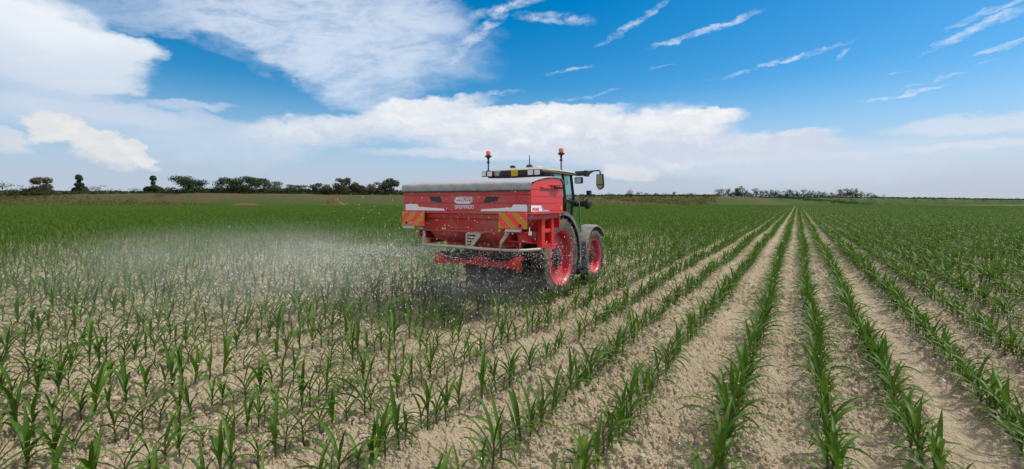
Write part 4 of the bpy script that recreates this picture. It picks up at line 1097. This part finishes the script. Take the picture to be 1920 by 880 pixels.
    decal('white_flash', z2([(888, 420), (902, 399), (1208, 382), (1230, 351), (1355, 352), (1371, 368), (1371, 428)]), M['white'], hop)
    decal('white_flash', z2([(118, 347), (236, 345), (256, 374), (512, 394), (528, 416), (118, 410)]), M['white'], hop)
    decal('dark_panel', z2([(358, 268), (468, 270), (496, 328), (432, 325), (422, 318), (385, 317)]), M['gloss_black'], hop)
    decal('dark_panel', z2([(918, 330), (950, 268), (1078, 270), (1056, 317), (1006, 319), (992, 328)]), M['gloss_black'], hop)
    decal('sticker', z2([(455, 588), (490, 586), (494, 612), (459, 614)]), M['yellow'], hop, .088)
    decal('sticker', z2([(1034, 607), (1068, 606), (1071, 634), (1038, 637)]), M['yellow'], hop, .088)
    # maker's emblem and lettering
    em = MB(); c0 = ry(740 + 720 / 5.5, 320 + 293 / 5.5); hw, hh = .205, .052
    def pill(cx, cz, a, b_, n=10):
        return [(cx + a - b_ + math.cos(t) * b_, cz + math.sin(t) * b_) for t in [math.pi * (-.5 + i / n) for i in range(n + 1)]] + [(cx - a + b_ + math.cos(t) * b_, cz + math.sin(t) * b_) for t in [math.pi * (.5 + i / n) for i in range(n + 1)]]
    outer, inner = pill(c0[0], c0[1], hw, hh), pill(c0[0] + .001, c0[1] + .002, hw - .004, hh - .004)
    n = len(outer); vs = [(p[0], -.0125, p[1]) for p in outer] + [(p[0], -.0125, p[1]) for p in inner]
    em.add(vs, [(i, (i + 1) % n, n + (i + 1) % n, n + i) for i in range(n)])
    sw = [(c0[0] - hw + .03, c0[1] + .03), (c0[0] - hw - .01, c0[1] - .015), (c0[0] - hw - .012, c0[1] - .055), (c0[0] - hw + .05, c0[1] - .085), (c0[0] + hw - .09, c0[1] - .085), (c0[0] + hw - .01, c0[1] - .04), (c0[0] + hw - .05, c0[1] - .052), (c0[0] - hw + .05, c0[1] - .052), (c0[0] - hw + .005, c0[1] - .02)]
    em.add([(p[0], -.0128, p[1]) for p in sw], [list(range(len(sw)))])
    v, f = stroke_text('MASCHIO', c0[0] - hw + .035, c0[1] - .028, 2 * hw - .07, .058, .02, .014, 'y', -.0135); em.add(v, f)
    em.build('emblem', M['white'], hop, smooth=0)
    gl = MB(); p0, p1 = ry(740 + 626 / 5.5, 320 + 391 / 5.5), ry(740 + 815 / 5.5, 320 + 391 / 5.5); pt = ry(740 + 720 / 5.5, 320 + 360 / 5.5)
    v, f = stroke_text('GASPARDO', p0[0], p0[1], p1[0] - p0[0], pt[1] - p0[1], .014, .0095, 'y', -.0135); gl.add(v, f); gl.build('lettering', M['white'], hop, smooth=0)
    # side decal
    z3 = lambda pts: [(960 + a / 4.89, 380 + b / 4.89) for a, b in pts]
    def sdecal(name, poly, m_, off=.001, thick=.003):
        pts = [sx(a, b) for a, b in z3(poly)]; return MB().prism(pts, 0, HW + off, HW + off + thick).build(name, m_, hop, smooth=0)
    sdecal('side_flash', [(174, 26), (270, 28), (292, 69), (443, 88), (443, 94), (174, 90)], M['white'])
    sdecal('blue_mark', [(266, 29), (274, 29), (290, 61), (322, 70), (278, 73)], M['blue'], .0045)
    sdecal('yellow_mark', [(445, 30), (455, 32), (455, 66), (445, 64)], M['yellow'])
    a0, a1, a2 = sx(*z3([(186, 76)])[0]), sx(*z3([(244, 78)])[0]), sx(*z3([(186, 53)])[0])
    v, f = stroke_text('PRIMO', a0[0], a0[1], a1[0] - a0[0], a2[1] - a0[1], .02, .012, 'x', HW + .006); gl = MB(); gl.add(v, f); gl.build('lettering', M['sign_red'], hop, smooth=0)
    # warning boards with lamps
    for nm, x0, x1, z0, z1, m_, rx in (('stripes_r', .83, 1.39, 1.605, 1.88, M['stripes_r'], 1.26), ('stripes_l', -1.39, -.83, 1.605, 1.88, M['stripes_l'], -1.28)):
        cx, cz = (x0 + x1) / 2, (z0 + z1) / 2
        wb = MB().box(x0 - cx, x1 - cx, -.008, .008, z0 - cz, z1 - cz).build('warning_board', m_, s, bevel=.003, loc=(cx, -.07, cz))
        f = MB(); f.lathe([(.001, 0), (.032, 0)], (0, 0, 0), 'x', 4) if False else None
        rf = MB(); k = 16; rf.add([((rx - cx) + math.cos(2 * math.pi * i / k) * .028, yy, (z0 + .055 - cz) + math.sin(2 * math.pi * i / k) * .028) for yy in (-.008, -.016) for i in range(k)], [list(range(k, 2 * k))] + [(i, (i + 1) % k, k + (i + 1) % k, k + i) for i in range(k)]); rf.build('reflector', M['dark_red'], wb)
        sc = MB()
        for ax, az in ((-.26, .12), (.26, .12), (-.26, -.12), (.26, -.12), (-.1, -.12)): sc.box(ax - .006, ax + .006, -.012, -.006, az - .006, az + .006)
        sc.build('screw', M['steel'], wb)
        lm = MB(); lx = (1.1 if rx > 0 else -1.24); lm.box(lx - .15, lx + .15, -.06, -.0, z0 - .055, z0 - .008); lm.build('lamp_strip', M['steel'], s, bevel=.008)
        br = MB(); br.box(cx - .05, cx + .05, -.05, .04, 1.84, 1.87); br.box(cx - .2, cx - .17, -.055, .03, 1.66, 1.86); br.box(cx + .17, cx + .2, -.055, .03, 1.66, 1.86); br.build('board_bracket', M['red_dusty'], s)
    MB().box(1.40, 1.445, -.05, .0, 1.50, 1.565).tube([(1.41, -.02, 1.56), (1.41, -.02, 1.64)], .012, 6).build('corner_lamp', M['lens'], s, bevel=.008)
    # guard tube with its struts
    MB().tube([(-1.12, .28, 1.215), (-.95, .06, 1.235), (-.6, -.04, 1.245), (0, -.10, 1.25), (.5, -.08, 1.235), (.95, .02, 1.225), (1.2, .2, 1.22), (1.33, .52, 1.22)], .026, 12).build('guard_tube', M['beige'], s)
    for x0, y0, x1, y1 in ((.93, .10, .84, -.03), (-.98, .14, -1.0, .10)):
        b = MB(); b.tube([(x0, y0, 1.53), (x0 - .02, y0 - .02, 1.50), (x1 + .02, y1, 1.36), (x1, y1 - .02, 1.19)], [.03, .034, .03, .022], 8); b.build('guard_strut', M['beige'], s)
    b = MB()
    x0 = .12
    b.box(x0, x0 + .035, -.06, .0, 1.235, 1.50); b.prism([(x0 + .035, 1.235), (x0 + .13, 1.235), (x0 + .32, 1.455), (x0 + .32, 1.50), (x0 + .24, 1.50), (x0 + .10, 1.28), (x0 + .035, 1.28)], 1, -.06, -.03)
    for z in (1.31, 1.365, 1.42, 1.475): b.box(x0 + .03, x0 + .09 + (z - 1.27) * .8, -.058, -.035, z, z + .025)
    for q in (.07, .125): b.box(x0 + q, x0 + q + .012, -.055, -.038, 1.30, 1.49)
    b.box(x0, x0 + .3, -.03, .13, 1.49, 1.51)
    b.build('step_bracket', M['beige'], s, bevel=.003)
    # side frame, red ladder
    for sd in (1, -1):
        b = MB()
        for y0, y1 in ((.58, .72), (.98, 1.09)): b.box(*sorted((sd * 1.24, sd * 1.33)), y0, y1, 1.22, 1.853)
        for z0, z1 in ((1.22, 1.29), (1.50, 1.57)): b.box(*sorted((sd * 1.25, sd * 1.32)), .71, .99, z0, z1)
        b.box(*sorted((sd * 1.0, sd * 1.25)), 1.0, 1.07, 1.3, 1.8); b.box(*sorted((sd * 1.0, sd * 1.25)), .62, .70, 1.30, 1.40)
        b.box(*sorted((sd * 1.18, sd * 1.26)), 1.10, 1.30, 1.57, 1.852); b.box(*sorted((sd * 1.18, sd * 1.36)), 1.26, 1.30, 1.57, 1.852)
        b.build('side_frame', M['red'], s, bevel=.006)
        b = MB(); b.prism([(.10, 1.50), (.58, 1.54), (.58, 1.34), (.50, 1.32), (.14, 1.37)], 0, sd * 1.10, sd * 1.14); b.box(*sorted((sd * .95, sd * 1.22)), .12, .57, 1.515, 1.535)
        b.prism([(.14, 1.365), (.5, 1.318), (.5, 1.335), (.14, 1.38)], 0, sd * .9, sd * 1.2); b.build('side_bracket', M['red'], s, bevel=.004)
    b = MB(); b.box(-.5, -.42, 1.22, 1.36, .65, 1.85); b.box(.42, .5, 1.22, 1.36, .65, 1.85); b.box(-.5, .5, 1.24, 1.34, 1.5, 1.6); b.box(-.5, .5, 1.24, 1.34, .72, .8); b.box(-.16, .16, .72, 1.3, 1.15, 1.3); b.box(-.6, -.5, .6, 1.3, .9, .98); b.box(.5, .6, .6, 1.3, .9, .98)
    b.tube([(.35, .3, 1.5), (.33, .5, 1.0)], .03, 8); b.build('headstock', M['red_dusty'], s, bevel=.01)
    # latch on the side
    lt = MB(); y0 = .42
    for p in (.42, .62, .72): lt.box(HW, HW + .05, y0 + p - .1, y0 + p - .06, 2.30, 2.37)
    lt.box(HW, HW + .03, .36, 1.09, 2.30, 2.325); lto = lt.build('latch', M['red'], s, bevel=.004)
    MB().tube([(HW + .05, .80, 2.335), (HW + .06, .92, 2.33), (HW + .07, 1.06, 2.32)], [.028, .02, .026], 8).build('latch_handle', M['black'], lto)
    # lower bumper bar with end lamps
    b = MB(); b.box(-.91, .91, .46, .54, .86, .965); b.box(-.91, .91, .42, .56, .965, .977); b.box(-.06, .3, .40, .46, .955, 1.02); b.box(-.5, -.42, .5, .9, .87, .95); b.box(.42, .5, .5, .9, .87, .95)
    bb = b.build('bumper', M['red_dusty'], s, bevel=.006)
    for sd in (1, -1):
        e = MB(); e.prism([(sd * .68, .85), (sd * .97, .85), (sd * .97, 1.06), (sd * .82, 1.03), (sd * .74, .97)], 1, .40, .455); eo = e.build('end_plate', M['red'], bb, bevel=.005)
        MB().box(*sorted((sd * .86, sd * .91)), .385, .401, .93, 1.0).build('side_reflector', M['amber'], eo, bevel=.004)
    return s
build_spreader()

# ------------------------------------------------------------------ flying fertiliser and dust
def build_granules():
    g = random.Random(21); vs, fs = [], []
    ico = bmesh.new(); bmesh.ops.create_icosphere(ico, subdivisions=1, radius=1); iv = [v.co.copy() for v in ico.verts]; iF = [[v.index for v in f.verts] for f in ico.faces]; ico.free()
    def gran(p, d, r_, st):
        d = d.normalized(); u = d.orthogonal().normalized(); w = d.cross(u); o = len(vs)
        for q in iv: vs.append(p + d * (q.x * r_ * st) + u * (q.y * r_) + w * (q.z * r_))
        for f in iF: fs.append([i + o for i in f])
    for sd in (-1, 1):
        c0 = Vector((SXY[0] + sd * .52, SXY[1] + .55, 1.14))
        for k in range(3000 if sd < 0 else 1700):
            a = g.gauss(-math.pi / 2 + sd * .7, .85); sp = g.uniform(12, 24); dist = .3 + g.expovariate(1 / 2.6)
            if dist > 15: continue
            el = g.gauss(.03, .035 if k % 2 else .08); tt = dist / sp * 1.0
            v = Vector((math.cos(a) * math.cos(el), math.sin(a) * math.cos(el), math.sin(el)))
            p = c0 + v * dist; drop = .5 * 9.8 * tt * tt; p.z -= drop * (1 + g.random() * 2)
            if p.z < .05 or (Vector((p.x, p.y)).length < 2.2): continue
            # keep clear of the spreader's own body
            lx, ly = p.x - SXY[0], p.y - SXY[1]
            if abs(lx) < 1.5 and 0 < ly < 1.3 and p.z > 1.2: continue
            if math.hypot(p.x, p.y) < 5.5 and g.random() < .65: continue
            dv = v * sp - Vector((0, 0, 9.8 * tt)); gran(p, dv, g.uniform(.0018, .0042), g.uniform(2.2, 4.2))
        # bounced and falling grains around the rear of the machine
        for k in range(650):
            p = Vector((SXY[0] + g.gauss(.25 * sd + .15, 1.05), SXY[1] + g.gauss(-.35, .75), abs(g.gauss(.55, .45)) + .05))
            lx, ly = p.x - SXY[0], p.y - SXY[1]
            if (abs(lx) < 1.5 and 0 < ly < 1.3 and p.z > 1.15) or p.z > 1.9: continue
            gran(p, Vector((g.gauss(.3 * sd, .5), g.gauss(-.5, .5), g.gauss(-1, .5))), g.uniform(.0018, .0040), g.uniform(2.2, 4.6))
        for k in range(90):
            p = Vector((SXY[0] + g.gauss(.2, 1.3), SXY[1] - abs(g.gauss(.1, .8)) - .08, g.uniform(1.2, 2.25)))
            gran(p, Vector((g.gauss(.3, .5), g.gauss(-.6, .5), g.gauss(-.4, .5))), g.uniform(.0022, .0046), g.uniform(2, 4))
    o = raw_mesh('fertiliser_granules', vs, fs, M['granule']); tag(o, kind='stuff')
    # fan of dust
    m = bpy.data.materials.new('pale_dust'); m.use_nodes = True; nt = m.node_tree; nt.nodes.clear()
    out = nt.nodes.new('ShaderNodeOutputMaterial'); pv = nt.nodes.new('ShaderNodeVolumePrincipled'); nt.links.new(pv.outputs[0], out.inputs['Volume'])
    pv.inputs['Color'].default_value = (.93, .92, .90, 1); pv.inputs['Anisotropy'].default_value = .2
    tc = nt.nodes.new('ShaderNodeTexCoord'); pos = V(nt, tc.outputs['Object'])
    ln = nt.nodes.new('ShaderNodeVectorMath'); ln.operation = 'LENGTH'; nt.links.new(pos.so, ln.inputs[0])
    fall = V(nt, ln.outputs['Value']).step(.25, 1.0, 1.0, 0.0)
    oi = nt.nodes.new('ShaderNodeObjectInfo'); cs = nt.nodes.new('ShaderNodeSeparateColor'); nt.links.new(oi.outputs['Color'], cs.inputs[0])
    geo = nt.nodes.new('ShaderNodeNewGeometry')
    nz = noise(nt, V(nt, geo.outputs['Position']), .55, 3, .6).step(.3, .7, .25, 1.3)
    dens = fall * nz * V(nt, cs.outputs[0]); nt.links.new(dens.so, pv.inputs['Density'])
    def cloud(name, c, r_, rz, den):
        b = bmesh.new(); bmesh.ops.create_icosphere(b, subdivisions=3, radius=1); me = bpy.data.meshes.new(name); b.to_mesh(me); b.free(); me.materials.append(m)
        o = bpy.data.objects.new(name, me); COL.objects.link(o); o.location = c; o.scale = r_; o.rotation_euler = (0, 0, rz); o.color = (den, den, den, 1); tag(o, kind='stuff')
    cloud('dust_cloud', (-10.6, 6.6, .6), (8.2, 5.6, 1.15), R(-8), .056)
    cloud('dust_cloud', (-7.3, 7.2, 1.08), (3.6, .7, .14), R(-3), .17)
    cloud('dust_cloud', (-5.2, 7.7, .42), (1.7, 1.5, .6), 0, .11)
build_granules()
